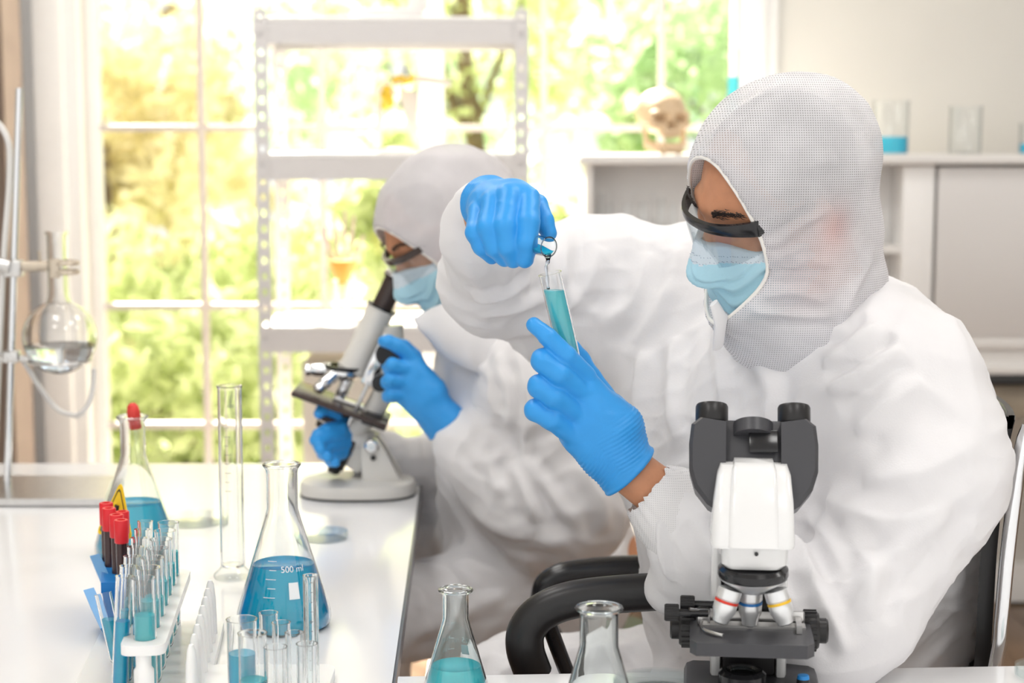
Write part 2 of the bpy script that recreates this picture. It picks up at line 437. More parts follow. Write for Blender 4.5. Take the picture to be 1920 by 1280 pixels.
# ---------------------------------------------------------------- implicit-surface sculpting kit (numpy)
class Field:
    def __init__(s, lo, hi, h):
        s.lo = np.array(lo, float); s.h = h
        s.n = np.ceil((np.array(hi, float) - s.lo) / h).astype(int) + 1
        s.d = np.full(s.n, 0.5, np.float32)
        s.ax = [s.lo[i] + h * np.arange(s.n[i]) for i in range(3)]
    def _slice(s, lo, hi):
        a = np.clip(np.floor((np.array(lo) - s.lo) / s.h).astype(int), 0, s.n - 1)
        b = np.clip(np.ceil((np.array(hi) - s.lo) / s.h).astype(int) + 1, 1, s.n)
        b = np.maximum(b, a + 1)
        sl = tuple(slice(a[i], b[i]) for i in range(3))
        X, Y, Z = np.meshgrid(s.ax[0][sl[0]], s.ax[1][sl[1]], s.ax[2][sl[2]], indexing='ij')
        return sl, np.stack([X, Y, Z], -1)
    @staticmethod
    def smin(a, b, k):
        if k <= 0: return np.minimum(a, b)
        h = np.clip(0.5 + 0.5 * (b - a) / k, 0, 1)
        return b + (a - b) * h - k * h * (1 - h)
    def add(s, prim, k=0.01):
        lo, hi = prim.bounds(); m = 2 * k + 3 * s.h
        sl, P = s._slice(lo - m, hi + m)
        s.d[sl] = s.smin(s.d[sl], prim.dist(P).astype(np.float32), k)
    def group(s, prims, kin, kout):
        lo = np.min([p.bounds()[0] for p in prims], 0); hi = np.max([p.bounds()[1] for p in prims], 0)
        m = 2 * max(kin, kout) + 3 * s.h
        sl, P = s._slice(lo - m, hi + m)
        g = None
        for p in prims:
            d = p.dist(P)
            g = d if g is None else s.smin(g, d, kin)
        s.d[sl] = s.smin(s.d[sl], g.astype(np.float32), kout)
    def sub(s, prim, k=0.0):
        lo, hi = prim.bounds(); m = 2 * k + 3 * s.h
        sl, P = s._slice(lo - m, hi + m)
        s.d[sl] = -s.smin(-s.d[sl], prim.dist(P).astype(np.float32), k)
    def mesh(s):
        d = s.d; h = s.h
        ins = d < 0
        c = np.zeros(s.n - 1, np.int8)
        for i in (0, 1):
            for j in (0, 1):
                for k in (0, 1):
                    c += ins[i:ins.shape[0] - 1 + i, j:ins.shape[1] - 1 + j, k:ins.shape[2] - 1 + k]
        act = (c > 0) & (c < 8)
        idx = np.argwhere(act)
        num = np.full(act.shape, -1, np.int32); num[act] = np.arange(len(idx))
        offs = np.array([[i, j, k] for i in (0, 1) for j in (0, 1) for k in (0, 1)])
        cv = np.stack([d[idx[:, 0] + o[0], idx[:, 1] + o[1], idx[:, 2] + o[2]] for o in offs], 1).astype(float)
        acc = np.zeros((len(idx), 3)); cnt = np.zeros(len(idx))
        for a in range(8):
            for b in range(a + 1, 8):
                if np.abs(offs[a] - offs[b]).sum() != 1: continue
                da, db = cv[:, a], cv[:, b]
                m = (da < 0) != (db < 0)
                t = np.where(m, da / np.where(m, da - db, 1), 0)
                acc += np.where(m[:, None], offs[a] + t[:, None] * (offs[b] - offs[a]), 0); cnt += m
        verts = s.lo + h * (idx + acc / cnt[:, None])
        faces = []
        for ax in range(3):
            o1, o2 = [(1, 2), (2, 0), (0, 1)][ax]
            sl_a = [slice(None)] * 3; sl_b = [slice(None)] * 3
            sl_a[ax] = slice(0, -1); sl_b[ax] = slice(1, None)
            A = ins[tuple(sl_a)]; B = ins[tuple(sl_b)]
            e = np.argwhere(A != B)
            ok = (e[:, o1] >= 1) & (e[:, o2] >= 1) & (e[:, o1] < act.shape[o1]) & (e[:, o2] < act.shape[o2])
            e = e[ok]
            flip = A[e[:, 0], e[:, 1], e[:, 2]]
            def cell(a, b):
                q = e.copy(); q[:, o1] -= a; q[:, o2] -= b
                return num[q[:, 0], q[:, 1], q[:, 2]]
            q = np.stack([cell(1, 1), cell(0, 1), cell(0, 0), cell(1, 0)], 1)
            q[~flip] = q[~flip][:, ::-1]
            faces.append(q)
        return verts, np.concatenate(faces)

class Cone:
    """tapered capsule a->b; squash=(direction, factor) flattens it"""
    def __init__(s, a, b, ra, rb=None, squash=None):
        s.a = np.array(a, float); s.b = np.array(b, float); s.ra = ra; s.rb = ra if rb is None else rb; s.sq = squash
    def bounds(s):
        R = max(s.ra, s.rb)
        return np.minimum(s.a, s.b) - R, np.maximum(s.a, s.b) + R
    def dist(s, P):
        a, b = s.a, s.b
        ab = b - a
        p = P - a
        L = ab @ ab
        t = np.clip((p @ ab) / L, 0, 1) if L > 1e-12 else np.zeros(P.shape[:-1])
        v = p - t[..., None] * ab
        if s.sq:
            n = np.array(s.sq[0], float); n /= np.linalg.norm(n)
            v = v + ((s.sq[1] - 1) * (v @ n))[..., None] * n
        return np.sqrt((v ** 2).sum(-1)) - (s.ra + (s.rb - s.ra) * t)

class Ell:
    def __init__(s, c, r, R=None):
        s.c = np.array(c, float); s.r = np.array(r, float)
        s.R = np.eye(3) if R is None else np.array(R, float)
    def bounds(s):
        e = np.sqrt(((s.R * s.r[:, None]) ** 2).sum(0))
        return s.c - e, s.c + e
    def dist(s, P):
        q = (P - s.c) @ s.R.T
        k0 = np.sqrt(((q / s.r) ** 2).sum(-1)); k1 = np.sqrt(((q / s.r ** 2) ** 2).sum(-1))
        return np.where(k1 > 1e-9, k0 * (k0 - 1) / np.maximum(k1, 1e-9), -s.r.min())

class RBox:
    def __init__(s, c, b, rad, R=None):
        s.c = np.array(c, float); s.b = np.array(b, float) - rad; s.rad = rad
        s.R = np.eye(3) if R is None else np.array(R, float)
    def bounds(s):
        e = np.abs(s.R * (s.b + s.rad)[:, None]).sum(0)
        return s.c - e, s.c + e
    def dist(s, P):
        q = np.abs((P - s.c) @ s.R.T) - s.b
        return np.sqrt((np.maximum(q, 0) ** 2).sum(-1)) + np.minimum(q.max(-1), 0) - s.rad

class Half:
    """half space: inside where (p - c).n < 0"""
    def __init__(s, c, n, lo, hi):
        s.c = np.array(c, float); s.n = np.array(n, float) / np.linalg.norm(n); s.lo = np.array(lo, float); s.hi = np.array(hi, float)
    def bounds(s): return s.lo, s.hi
    def dist(s, P): return (P - s.c) @ s.n

def normals_of(v, f):
    e1 = v[f[:, 2]] - v[f[:, 0]]; e2 = v[f[:, 3]] - v[f[:, 1]]
    fn = np.cross(e1, e2)
    n = np.zeros_like(v)
    for k in range(4):
        for c in range(3):
            n[:, c] += np.bincount(f[:, k], fn[:, c], len(v))
    return n / np.maximum(np.linalg.norm(n, axis=1), 1e-12)[:, None]

def relax(v, f, it=2, lam=0.5):
    e = np.concatenate([f[:, [0, 1]], f[:, [1, 2]], f[:, [2, 3]], f[:, [3, 0]]])
    deg = np.bincount(e[:, 0], minlength=len(v)).astype(float) + np.bincount(e[:, 1], minlength=len(v))
    for _ in range(it):
        s = np.zeros_like(v)
        for c in range(3):
            s[:, c] = np.bincount(e[:, 0], v[e[:, 1], c], len(v)) + np.bincount(e[:, 1], v[e[:, 0], c], len(v))
        v = v + lam * (s / np.maximum(deg, 1)[:, None] - v)
    return v

_rng = np.random.RandomState(7)
_PERM = _rng.permutation(512)
_GRAD = _rng.normal(size=(512, 3)); _GRAD /= np.linalg.norm(_GRAD, axis=1)[:, None]
def gnoise(p):
    i = np.floor(p).astype(int); f = p - i
    u = f * f * f * (f * (f * 6 - 15) + 10)
    out = 0
    for dx in (0, 1):
        for dy in (0, 1):
            for dz in (0, 1):
                h = _PERM[(_PERM[(_PERM[(i[:, 0] + dx) & 511] + i[:, 1] + dy) & 511] + i[:, 2] + dz) & 511]
                g = (_GRAD[h] * (f - np.array([dx, dy, dz]))).sum(1)
                w = (u[:, 0] if dx else 1 - u[:, 0]) * (u[:, 1] if dy else 1 - u[:, 1]) * (u[:, 2] if dz else 1 - u[:, 2])
                out = out + w * g
    return out

def poly_dist(v, pts):
    """distance to a polyline and parameter 0..1 along it"""
    pts = np.array(pts, float)
    best = np.full(len(v), 1e9); par = np.zeros(len(v)); m = len(pts) - 1
    for i in range(m):
        a, b = pts[i], pts[i + 1]; ab = b - a
        t = np.clip(((v - a) @ ab) / max(ab @ ab, 1e-12), 0, 1)
        d = np.linalg.norm(v - a - t[:, None] * ab, axis=1)
        k = d < best
        best[k] = d[k]; par[k] = (i + t[k]) / m
    return best, par

def mesh_obj(name, v, f, m, parent=None, attr=None):
    me = bpy.data.meshes.new(name)
    me.vertices.add(len(v)); me.vertices.foreach_set('co', np.ascontiguousarray(v, np.float32).ravel())
    me.loops.add(len(f) * 4); me.loops.foreach_set('vertex_index', np.ascontiguousarray(f, np.int32).ravel())
    me.polygons.add(len(f)); me.polygons.foreach_set('loop_start', np.arange(0, len(f) * 4, 4, dtype=np.int32))
    me.polygons.foreach_set('use_smooth', np.ones(len(f), bool))
    me.update(calc_edges=True); me.validate()
    if attr is not None:
        a = me.attributes.new('tint', 'FLOAT', 'POINT'); a.data.foreach_set('value', np.ascontiguousarray(attr, np.float32))
    me.materials.append(MATS[m])
    return put(bpy.data.objects.new(name, me), parent)

def surface_snap(v, n, pts):
    """pixel polyline -> points on the camera side of a sculpted surface"""
    pr = project(v); out = []
    front = n[:, 1] < 0.25
    for (px, py) in pts:
        d2 = (pr[:, 0] - px) ** 2 + (pr[:, 1] - py) ** 2 + np.where(front, 0, 1e7)
        near = np.argsort(d2)[:24]
        near = near[d2[near] < d2[near[0]] + 200]
        out.append(v[near[np.argmin(v[near, 1])]])
    return out

def crease(v, n, folds):
    """cloth folds: each (pixel polyline, width m, height m)"""
    disp = np.zeros(len(v))
    for pts, w, a in folds:
        p = surface_snap(v, n, pts)
        p = [np.array(q) for q in smooth_path([Vector(q) for q in p], 4)]
        d, t = poly_dist(v, p)
        env = np.clip(np.minimum(t, 1 - t) * 5, 0.0, 1) ** 0.7
        disp += a * env * (np.exp(-(d / w) ** 1.25) - 0.5 * np.exp(-((d - 1.9 * w) / w) ** 2))
    return v + n * disp[:, None]

# ================================================================ the room
WY = 5.0                                   # window wall
ZT = 0.75                                  # table height
def wx(px, Y=WY, py=500): return W(px, py, Y).x
def wz(py, Y=WY): return W(960, py, Y).z

def struct(name, mb, m, parent=None, **k):
    o = mb.build(name, m, parent, **k)
    if parent is None: o['kind'] = 'structure'
    return o

# wood floor: planks as pieces
floor = struct('floor', MB().box((0.6, 2.5, -0.03), (8.4, 6.4, 0.04)), 'bark')
def wood_mat():
    m = mat('floor_wood', (0.26, 0.165, 0.105), 0.35, noise=0.35, nscale=5)
    return m
wood_mat()
pl = MB().box((0, 0, 0), (0.118, 1.6, 0.012), bev=0.002).build('plank', 'floor_wood', floor)
pl.location = (-3.4, -0.6 + 0.8, -0.004)
cnt = 0
for i in range(64):
    for j in range(4):
        if i == 0 and j == 0: continue
        c = pl.copy(); COL.objects.link(c); c.parent = floor
        c.location = (-3.4 + i * 0.12, -0.6 + 0.8 + j * 1.605 - (i % 3) * 0.45, -0.004)
struct('ceiling', MB().box((0.6, 2.2, 2.93), (8.4, 6.0, 0.06)), 'ceiling_white')

zs = wz(1010)                              # sill height
XL, XR = wx(165), wx(1392)                 # clear window opening
zt = 2.55
bw = MB()
bw.box(((XR + 4.8) / 2, WY + 0.1, 1.45), (4.8 - XR, 0.2, 2.9))
bw.box(((XL - 3.6) / 2, WY + 0.1, 1.45), (3.6 + XL, 0.2, 2.9))
bw.box(((XL + XR) / 2, WY + 0.1, zs / 2), (XR - XL, 0.2, zs))
bw.box(((XL + XR) / 2, WY + 0.1, (zt + 2.9) / 2), (XR - XL, 0.2, 2.9 - zt))
struct('wall_back', bw, 'wall_paint', smooth=False)
struct('wall_right', MB().box((4.8, 2.4, 1.45), (0.1, 5.4, 2.9)), 'wall_paint')
struct('wall_left', MB().box((-3.6, 2.4, 1.45), (0.1, 5.4, 2.9)), 'wall_paint')
struct('baseboard_back', MB().box((2.9, WY - 0.01, 0.06), (3.6, 0.02, 0.12), bev=0.004), 'casing_white')
# window casings
tr = MB()
tr.box((wx(113), WY - 0.03, (zs + zt) / 2), (wx(140) - wx(87), 0.10, zt - zs + 0.1), bev=0.006)
tr.box((wx(69), WY - 0.012, (zs + zt) / 2), (wx(87) - wx(50), 0.05, zt - zs + 0.1), bev=0.004)
tr.box((wx(152), WY + 0.01, (zs + zt) / 2), (wx(166) - wx(140), 0.12, zt - zs + 0.1), bev=0.004)
struct('trim_1', tr, 'casing_white')
tr = MB()
tr.box((wx(1405), WY - 0.02, (zs + zt) / 2), (wx(1425) - wx(1386), 0.08, zt - zs + 0.1), bev=0.006)
tr.box((wx(1436), WY - 0.005, (zs + zt) / 2), (wx(1450) - wx(1425), 0.05, zt - zs + 0.1), bev=0.004)
struct('trim_2', tr, 'casing_white')
struct('trim_3', MB().box(((XL + XR) / 2, WY - 0.05, zs - 0.015), (XR - XL + 0.2, 0.18, 0.03), bev=0.006), 'casing_white')

# the two casement windows: sash frame, bars and panes
def window(name, x0, x1, bars):
    fw = 0.035
    fr = MB()
    Y = WY + 0.06
    fr.box((x0 + fw / 2, Y, (zs + zt) / 2), (fw, 0.05, zt - zs), bev=0.004)
    fr.box((x1 - fw / 2, Y, (zs + zt) / 2), (fw, 0.05, zt - zs), bev=0.004)
    fr.box(((x0 + x1) / 2, Y, zs + fw / 2), (x1 - x0, 0.048, fw), bev=0.004)
    fr.box(((x0 + x1) / 2, Y, zt - fw / 2), (x1 - x0, 0.048, fw), bev=0.004)
    root = struct(name, fr, 'casing_white')
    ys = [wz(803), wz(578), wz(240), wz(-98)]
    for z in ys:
        MB().box(((x0 + x1) / 2, Y, z), (x1 - x0 - fw, 0.030, 0.020), bev=0.003).build('glazing_bar', 'bar_backlit', root)
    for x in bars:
        MB().box((x, Y, (zs + zt) / 2), (0.020, 0.032, zt - zs - fw), bev=0.003).build('glazing_bar', 'bar_backlit', root)
    xs = [x0 + fw] + bars + [x1 - fw]; zz = [zs + fw] + ys + [zt - fw]
    for a, b in zip(xs[:-1], xs[1:]):
        for c, d in zip(zz[:-1], zz[1:]):
            MB().box(((a + b) / 2, Y, (c + d) / 2), (b - a - 0.016, 0.004, d - c - 0.016)).build('pane', 'pane_glass', root, smooth=False)
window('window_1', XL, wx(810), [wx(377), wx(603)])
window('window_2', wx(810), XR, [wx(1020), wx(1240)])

# unseen ceiling panels with lamps, added as fill light for the room
lp = None
for i, (x, y) in enumerate([(-0.9, 0.7), (0.9, 0.7), (-0.9, 2.2), (0.9, 2.2), (2.6, 2.2), (-0.9, 3.6), (0.9, 3.6)]):
    t = thing('ceiling_fill', 'square white fill-light panel added to the unseen ceiling', 'ceiling light', 'added ceiling fill panels', (x, y, 2.90))
    fr = MB()
    for sx in (-1, 1):
        fr.box((sx * 0.305, 0, -0.012), (0.03, 0.64, 0.024)); fr.box((0, sx * 0.305, -0.012), (0.58, 0.03, 0.024))
    fr.build('frame', 'casing_white', t)
    MB().box((0, 0, -0.006), (0.58, 0.58, 0.006)).build('diffuser', 'fill_diffuser', t)
    ld = bpy.data.lights.new('fill_lamp', 'AREA'); ld.shape = 'SQUARE'; ld.size = 0.56; ld.energy = 6; ld.color = (1, 0.985, 0.965)
    lo = bpy.data.objects.new('fill_lamp', ld); COL.objects.link(lo); lo.location = (0, 0, -0.03); lo.parent = t

# curtain at the left of the window
cv = MB()
N = 60; x0c, x1c = wx(-330, 4.85), wx(46, 4.85)
pf = []; pb = []
for i in range(N + 1):
    u = i / N; x = x0c + (x1c - x0c) * u
    y = 4.86 + 0.045 * math.sin(u * 38) + 0.012 * math.sin(u * 91)
    pf.append((x, y)); pb.append((x, y + 0.012))
vs = [(x, y, z) for (x, y) in pf for z in (0.06, 2.7)] + [(x, y, z) for (x, y) in pb for z in (0.06, 2.7)]
fs = []
o2 = 2 * (N + 1)
for i in range(N):
    a = 2 * i
    fs += [(a, a + 2, a + 3, a + 1), (o2 + a, o2 + a + 1, o2 + a + 3, o2 + a + 2)]
    fs += [(a, o2 + a, o2 + a + 2, a + 2), (a + 1, a + 3, o2 + a + 3, o2 + a + 1)]
fs += [(0, 1, o2 + 1, o2), (2 * N, o2 + 2 * N, o2 + 2 * N + 1, 2 * N + 1)]
tag(cv.add(vs, fs).build('curtain', 'brown_curtain', angle=80), 'tall brown curtain hanging in folds beside the window casing', 'curtain')

# ================================================================ garden outside
struct('ground_outside', MB().box((0, 14, -0.45), (40, 17.6, 0.1)), 'leaf_ground' if 'leaf_ground' in MATS else (mat('leaf_ground', (0.32, 0.38, 0.14), 0.9, noise=0.4, nscale=2) and 'leaf_ground'))

def leaf_mat(name, a, b, c):
    m = bpy.data.materials.new(name); m.use_nodes = True
    nt = m.node_tree; nt.nodes.clear()
    out = nt.nodes.new('ShaderNodeOutputMaterial')
    tc = nt.nodes.new('ShaderNodeTexCoord')
    n = nt.nodes.new('ShaderNodeTexNoise'); n.inputs['Scale'].default_value = 3.2; n.inputs['Detail'].default_value = 6; n.inputs['Roughness'].default_value = .75
    nt.links.new(tc.outputs['Object'], n.inputs['Vector'])
    r = nt.nodes.new('ShaderNodeValToRGB')
    r.color_ramp.elements[0].position = 0.32; r.color_ramp.elements[0].color = (*a, 1)
    r.color_ramp.elements[1].position = 0.68; r.color_ramp.elements[1].color = (*c, 1)
    e = r.color_ramp.elements.new(0.5); e.color = (*b, 1)
    nt.links.new(n.outputs['Fac'], r.inputs['Fac'])
    d = nt.nodes.new('ShaderNodeBsdfDiffuse'); t = nt.nodes.new('ShaderNodeBsdfTranslucent')
    nt.links.new(r.outputs[0], d.inputs[0]); nt.links.new(r.outputs[0], t.inputs[0])
    ms = nt.nodes.new('ShaderNodeMixShader'); ms.inputs[0].default_value = 0.6
    nt.links.new(d.outputs[0], ms.inputs[1]); nt.links.new(t.outputs[0], ms.inputs[2]); nt.links.new(ms.outputs[0], out.inputs[0])
    MATS[name] = m
leaf_mat('leaf_yellow', (0.66, 0.61, 0.38), (0.94, 0.89, 0.66), (1.0, 0.98, 0.88))
leaf_mat('leaf_green', (0.40, 0.46, 0.20), (0.76, 0.82, 0.50), (0.96, 0.98, 0.80))
leaf_mat('leaf_cool', (0.34, 0.48, 0.30), (0.68, 0.82, 0.60), (0.94, 0.98, 0.88))

def tree(name, label, cat, x, y, z0, h, rx, m, nleaf, seed, lsize=0.075, trunk=True, group='trees and shrubs beyond the window'):
    rs = np.random.RandomState(seed)
    t = thing(name, label, cat, group, (x, y, -0.4))
    # clumps of leaves scattered over an uneven crown
    nc = 26
    cc = rs.normal(size=(nc, 3)); cc /= np.linalg.norm(cc, axis=1)[:, None]
    cc *= (rs.uniform(0.45, 1.0, nc))[:, None] * np.array([rx, rx * 0.7, h / 2])
    cc[:, 2] += z0 + h / 2 + 0.4
    rad = rs.uniform(0.22, 0.42, nc) * rx
    which = rs.randint(0, nc, nleaf)
    g = rs.normal(size=(nleaf, 3)); g /= np.linalg.norm(g, axis=1)[:, None]
    p = cc[which] + g * (rad[which] * rs.uniform(0.5, 1.05, nleaf))[:, None]
    a = rs.normal(size=(nleaf, 3)); a /= np.linalg.norm(a, axis=1)[:, None]
    b = np.cross(a, rs.normal(size=(nleaf, 3))); b /= np.linalg.norm(b, axis=1)[:, None]
    nn = np.cross(a, b)
    s = (lsize * rs.uniform(0.6, 1.3, nleaf))[:, None]
    V = np.stack([p - a * s, p - b * s * 0.45 + nn * s * 0.12, p + a * s, p + b * s * 0.45 + nn * s * 0.12], 1).reshape(-1, 3)
    Fq = np.arange(nleaf * 4).reshape(-1, 4)
    fo = mesh_obj('foliage', V, Fq, m, t); fo['kind'] = 'stuff'
    tr_ = MB()
    zc = z0 + h * 0.5 + 0.4
    tr_.tube(smooth_path([(0, 0, 0), (0.05 * rx, 0, zc * 0.4), (-0.04 * rx, 0.03, zc * 0.8), (0.02, 0, zc)], 4), [0.10 - 0.005 * i for i in range(13)] if h > 2.5 else [0.05 - 0.002 * i for i in range(13)], 8)
    for k in range(7):
        q = cc[k * 3]
        tr_.tube(smooth_path([(0, 0, zc * 0.55), (q[0] * .5, q[1] * .5, (zc * .55 + q[2]) / 2 + .1), tuple(q)], 4), [0.035 - 0.003 * i for i in range(9)], 6)
    tr_.build('trunk', 'bark', t)
    return t
tree('shrub', 'broad golden-leaved shrub outside the window beside the brown curtain', 'shrub', -1.95, 8.4, -0.3, 2.6, 1.0, 'leaf_yellow', 5440, 1, group=None)
tree('shrub', 'low fresh-green shrub outside the window behind the dropper flask', 'shrub', -1.2, 6.9, -0.4, 1.5, 0.75, 'leaf_green', 4420, 2, 0.06, group=None)
tree('shrub', 'green shrub growing just behind the steel shelf unit, outdoors', 'shrub', -0.15, 7.3, -0.3, 2.0, 0.65, 'leaf_green', 4420, 3, group=None)
tree('shrub', 'soft green bush outdoors under the deep-green tree', 'shrub', 1.35, 8.0, -0.3, 2.0, 0.6, 'leaf_cool', 4420, 4, group=None)
tree('tree', 'dense deep-green tree outside the window behind the measuring cylinder', 'tree', 1.55, 10.0, 0.6, 3.2, 1.15, 'leaf_cool', 7140, 5, group=None)
tree('tree', 'tall thin-crowned pale green tree seen above the steel shelf unit', 'tree', -0.3, 12.5, 1.0, 3.6, 1.5, 'leaf_green', 4420, 6, group=None)
tree('tree', 'tall sunlit yellow-green tree standing behind the golden shrub', 'tree', -2.9, 11.0, 0.6, 4.2, 1.7, 'leaf_yellow', 2600, 7, group=None)
tree('tree', 'far pale tree with an open crown, between the two taller ones', 'tree', -1.2, 17.0, 0.5, 4.0, 1.8, 'leaf_cool', 4080, 8, 0.10, group=None)

# ================================================================ steel shelf unit in front of the window
SF, SB = 4.30, 4.66
def sx_(px): return wx(px, SF, 300)
x0s, x1s = sx_(480), sx_(990)
zlev = [wz(52, SF), wz(308, SF), wz(632, SF), wz(632, SF) - (wz(308, SF) - wz(632, SF))]
ztop = wz(18, SF)
sh = thing('shelf_unit', 'white slotted-angle steel shelf unit standing before the window', 'shelf unit', None, ((x0s + x1s) / 2, SF, 0))
def slotted(mb, x, y, dirx, diry, wide, z0, z1):
    """one flange of a slotted post: two strips joined by rungs so that the slots are open"""
    st = wide * 0.34
    def bx(off, w_, z, hgt):
        c = (x + dirx * (off + w_ / 2), y + diry * (off + w_ / 2), z)
        mb.box(c, (abs(dirx) * w_ + abs(diry) * 0.003, abs(diry) * w_ + abs(dirx) * 0.003, hgt))
    bx(0, st, (z0 + z1) / 2, z1 - z0); bx(wide - st, st, (z0 + z1) / 2, z1 - z0)
    z = z0
    while z < z1:
        bx(st, wide - 2 * st, z + 0.012, 0.024); z += 0.040
for (x, dx) in ((x0s, 1), (x1s, -1)):
    for (y, dy) in ((SF, 1), (SB, -1)):
        p = MB(); slotted(p, x, y, dx, 0, 0.034, 0, ztop); slotted(p, x, y, 0, dy, 0.034, 0, ztop)
        o = p.build('post', 'rack_steel', sh, smooth=False); o.location = -Vector(sh.location)
for z in zlev:
    b = MB(); b.box(((x0s + x1s) / 2, (SF + SB) / 2, z + 0.022), (x1s - x0s - 0.006, SB - SF - 0.008, 0.012), bev=0.002)
    o = b.build('shelf_board', 'casing_white', sh); o.location = -Vector(sh.location)
    b = MB()
    for y in (SF + 0.006, SB - 0.006):
        b.box(((x0s + x1s) / 2, y, z - 0.012), (x1s - x0s - 0.008, 0.006, 0.055)); b.box(((x0s + x1s) / 2, y + (0.012 if y < 4.5 else -0.012), z - 0.036), (x1s - x0s - 0.01, 0.02, 0.005))
    for x in (x0s + 0.006, x1s - 0.006): b.box((x, (SF + SB) / 2, z - 0.012), (0.006, SB - SF - 0.01, 0.055))
    o = b.build('shelf_beam', 'rack_steel', sh, smooth=False); o.location = -Vector(sh.location)

# things on the shelf unit
ztp = zlev[0] + 0.028
bk = MB(); c0 = W(735, 20, 4.45)
bk.box((c0.x, 4.45, ztp + 0.012), (0.165, 0.2, 0.024), bev=0.002)
tag(bk.build('book', 'book_grey'), 'grey closed book lying flat on top of the shelf unit', 'book')
bk = MB(); bk.box((c0.x + 0.07, 4.46, ztp + 0.024 + 0.04), (0.05, 0.08, 0.08), bev=0.004)
tag(bk.build('small_box', 'door_grey'), 'small pale box standing on the grey book', 'box')
# shoulder-joint model, second shelf
zb = zlev[1] + 0.028
m1 = thing('joint_model', 'white bone joint model with yellow ligaments on the shelf unit', 'anatomical model', None, (0, 0, 0))
def q4(px, py, Y=4.45): return W(px, py, Y)
MB().lathe([(0, 0), (0.05, 0), (0.05, 0.008), (0.012, 0.014), (0, 0.014)], (q4(745, 280).x, 4.45, zb), n=28).build('base', 'bone_pale', m1)
MB().tube(smooth_path([Vector((q4(708, 282).x, 4.45, zb + 0.01)), q4(711, 240), q4(714, 205), q4(722, 178), q4(735, 162)], 5), [0.010, .010, .010, .0095, .009, .009, .009, .0095, .010, .011, .012, .013, .014, .016, .018, .020, .022, .023, .023, .022, .018], 14).build('long_bone', 'bone_pale', m1)
MB().prism([q4(748, 165), q4(785, 172), q4(783, 215), q4(785, 278), q4(776, 270), q4(757, 215)], (0, 0.014, 0)).build('shoulder_blade', 'bone_pale', m1, smooth=False)
MB().tube(smooth_path([q4(738, 158), q4(765, 148), q4(800, 150), q4(845, 156)], 5), 0.009, 12).build('collar_bone', 'bone_pale', m1)
MB().tube(smooth_path([q4(726, 165, 4.43), q4(724, 178, 4.42), q4(728, 192, 4.43), q4(720, 200, 4.44)], 5), [.012] * 4 + [.015] * 4 + [.016] * 4 + [.013] * 4, 14).build('ligament', 'ligament_yellow', m1)
MB().tube(smooth_path([q4(738, 150, 4.43), q4(752, 146, 4.42), q4(762, 153, 4.42), q4(775, 144, 4.43)], 5), [.008] * 16, 12).build('ligament', 'ligament_yellow', m1)
# hand skeleton model, third shelf
zb = zlev[2] + 0.028
m2 = thing('hand_skeleton', 'orange and pink hand skeleton model standing on the shelf unit', 'anatomical model', None, (0, 0, 0))
MB().box((q4(641, 590).x, 4.45, zb + 0.006), (0.14, 0.11, 0.012), bev=0.004).build('base', 'bone_pale', m2)
for px in (630, 652):
    MB().tube([Vector((q4(px - 1 if px < 640 else px - 6, 585).x, 4.45, zb + 0.01)), q4(px, 555), q4(px, 525)], [0.006, .007, .010], 10).build('forearm_bone', 'bone_pale', m2)
MB().lathe([(0, 0), (0.012, 0), (0.020, 0.02), (0.034, 0.055), (0.036, 0.062), (0, 0.062)], q4(644, 533), (0, 0, 1), 20).build('palm', 'orange_plastic', m2)
for (a, b) in (((624, 487), (607, 425)), ((634, 483), (625, 400)), ((645, 482), (647, 392)), ((655, 484), (664, 402)), ((664, 490), (682, 440))):
    p = [Vector(q4(a[0] + (b[0] - a[0]) * t, a[1] + (b[1] - a[1]) * t)) for t in (0, .25, .45, .5, .7, .75, 1)]
    MB().tube(p, [.006, .004, .006, .006, .004, .005, .003], 8).build('finger_bone', 'bone_pink', m2)
# carton on the lowest visible shelf
cb = W(648, 780, 4.46)
zb = zlev[3] + 0.028
o = MB().box((cb.x, 4.47, (zb + wz(668, 4.47)) / 2), (0.20, 0.24, wz(668, 4.47) - zb), bev=0.003)
tag(o.build('carton', 'box_cream'), 'tall cream carton standing on the low shelf under the hand skeleton', 'box')

# ================================================================ cabinet with the skull, right background
CF, CB = 4.40, 4.80
def cx(px): return wx(px, CF, 400)
zc1 = wz(290, CF); zc0 = wz(308, CF)
cab = thing('wall_cabinet', 'long white cabinet with open shelves and a grey door, skull on top', 'cabinet', None, (0, 0, 0))
xl, xr = cx(1098), 2.35
MB().box(((cx(1086) + xr + .02) / 2, (CF + CB) / 2 - 0.01, (zc0 + zc1) / 2), (xr + .02 - cx(1086), CB - CF + 0.02, zc1 - zc0), bev=0.004).build('top_board', 'cabinet_white', cab)
zcb = wz(640, CF)
b = MB(); b.box((xl + 0.009, (CF + CB) / 2, (zc0 + zcb) / 2), (0.018, CB - CF, zc0 - zcb)); b.build('side_panel', 'cabinet_white', cab)
b = MB(); b.box(((xl + xr) / 2, CF + 0.15, (zc0 + zcb) / 2), (xr - xl - .04, 0.012, zc0 - zcb)); b.build('back_panel', 'casing_white', cab)
b = MB(); b.box((cx(1722), CF + 0.072, (zc0 + zcb) / 2), (cx(1752) - cx(1692), 0.143, zc0 - zcb - 0.002), bev=0.003); b.build('pillar', 'casing_white', cab)
zsh = wz(468, CF)
b = MB(); b.box(((xl + cx(1752)) / 2 + 0.005, CF + 0.075, zsh), (cx(1752) - xl - 0.02, 0.135, 0.018)); b.build('inner_shelf', 'cabinet_white', cab)
d = MB(); d.box(((cx(1757) + xr) / 2, CF + 0.008, (wz(313, CF) + wz(632, CF)) / 2), (xr - cx(1757), 0.02, wz(313, CF) - wz(632, CF)), bev=0.003)
d = d.build('door', 'door_grey', cab)
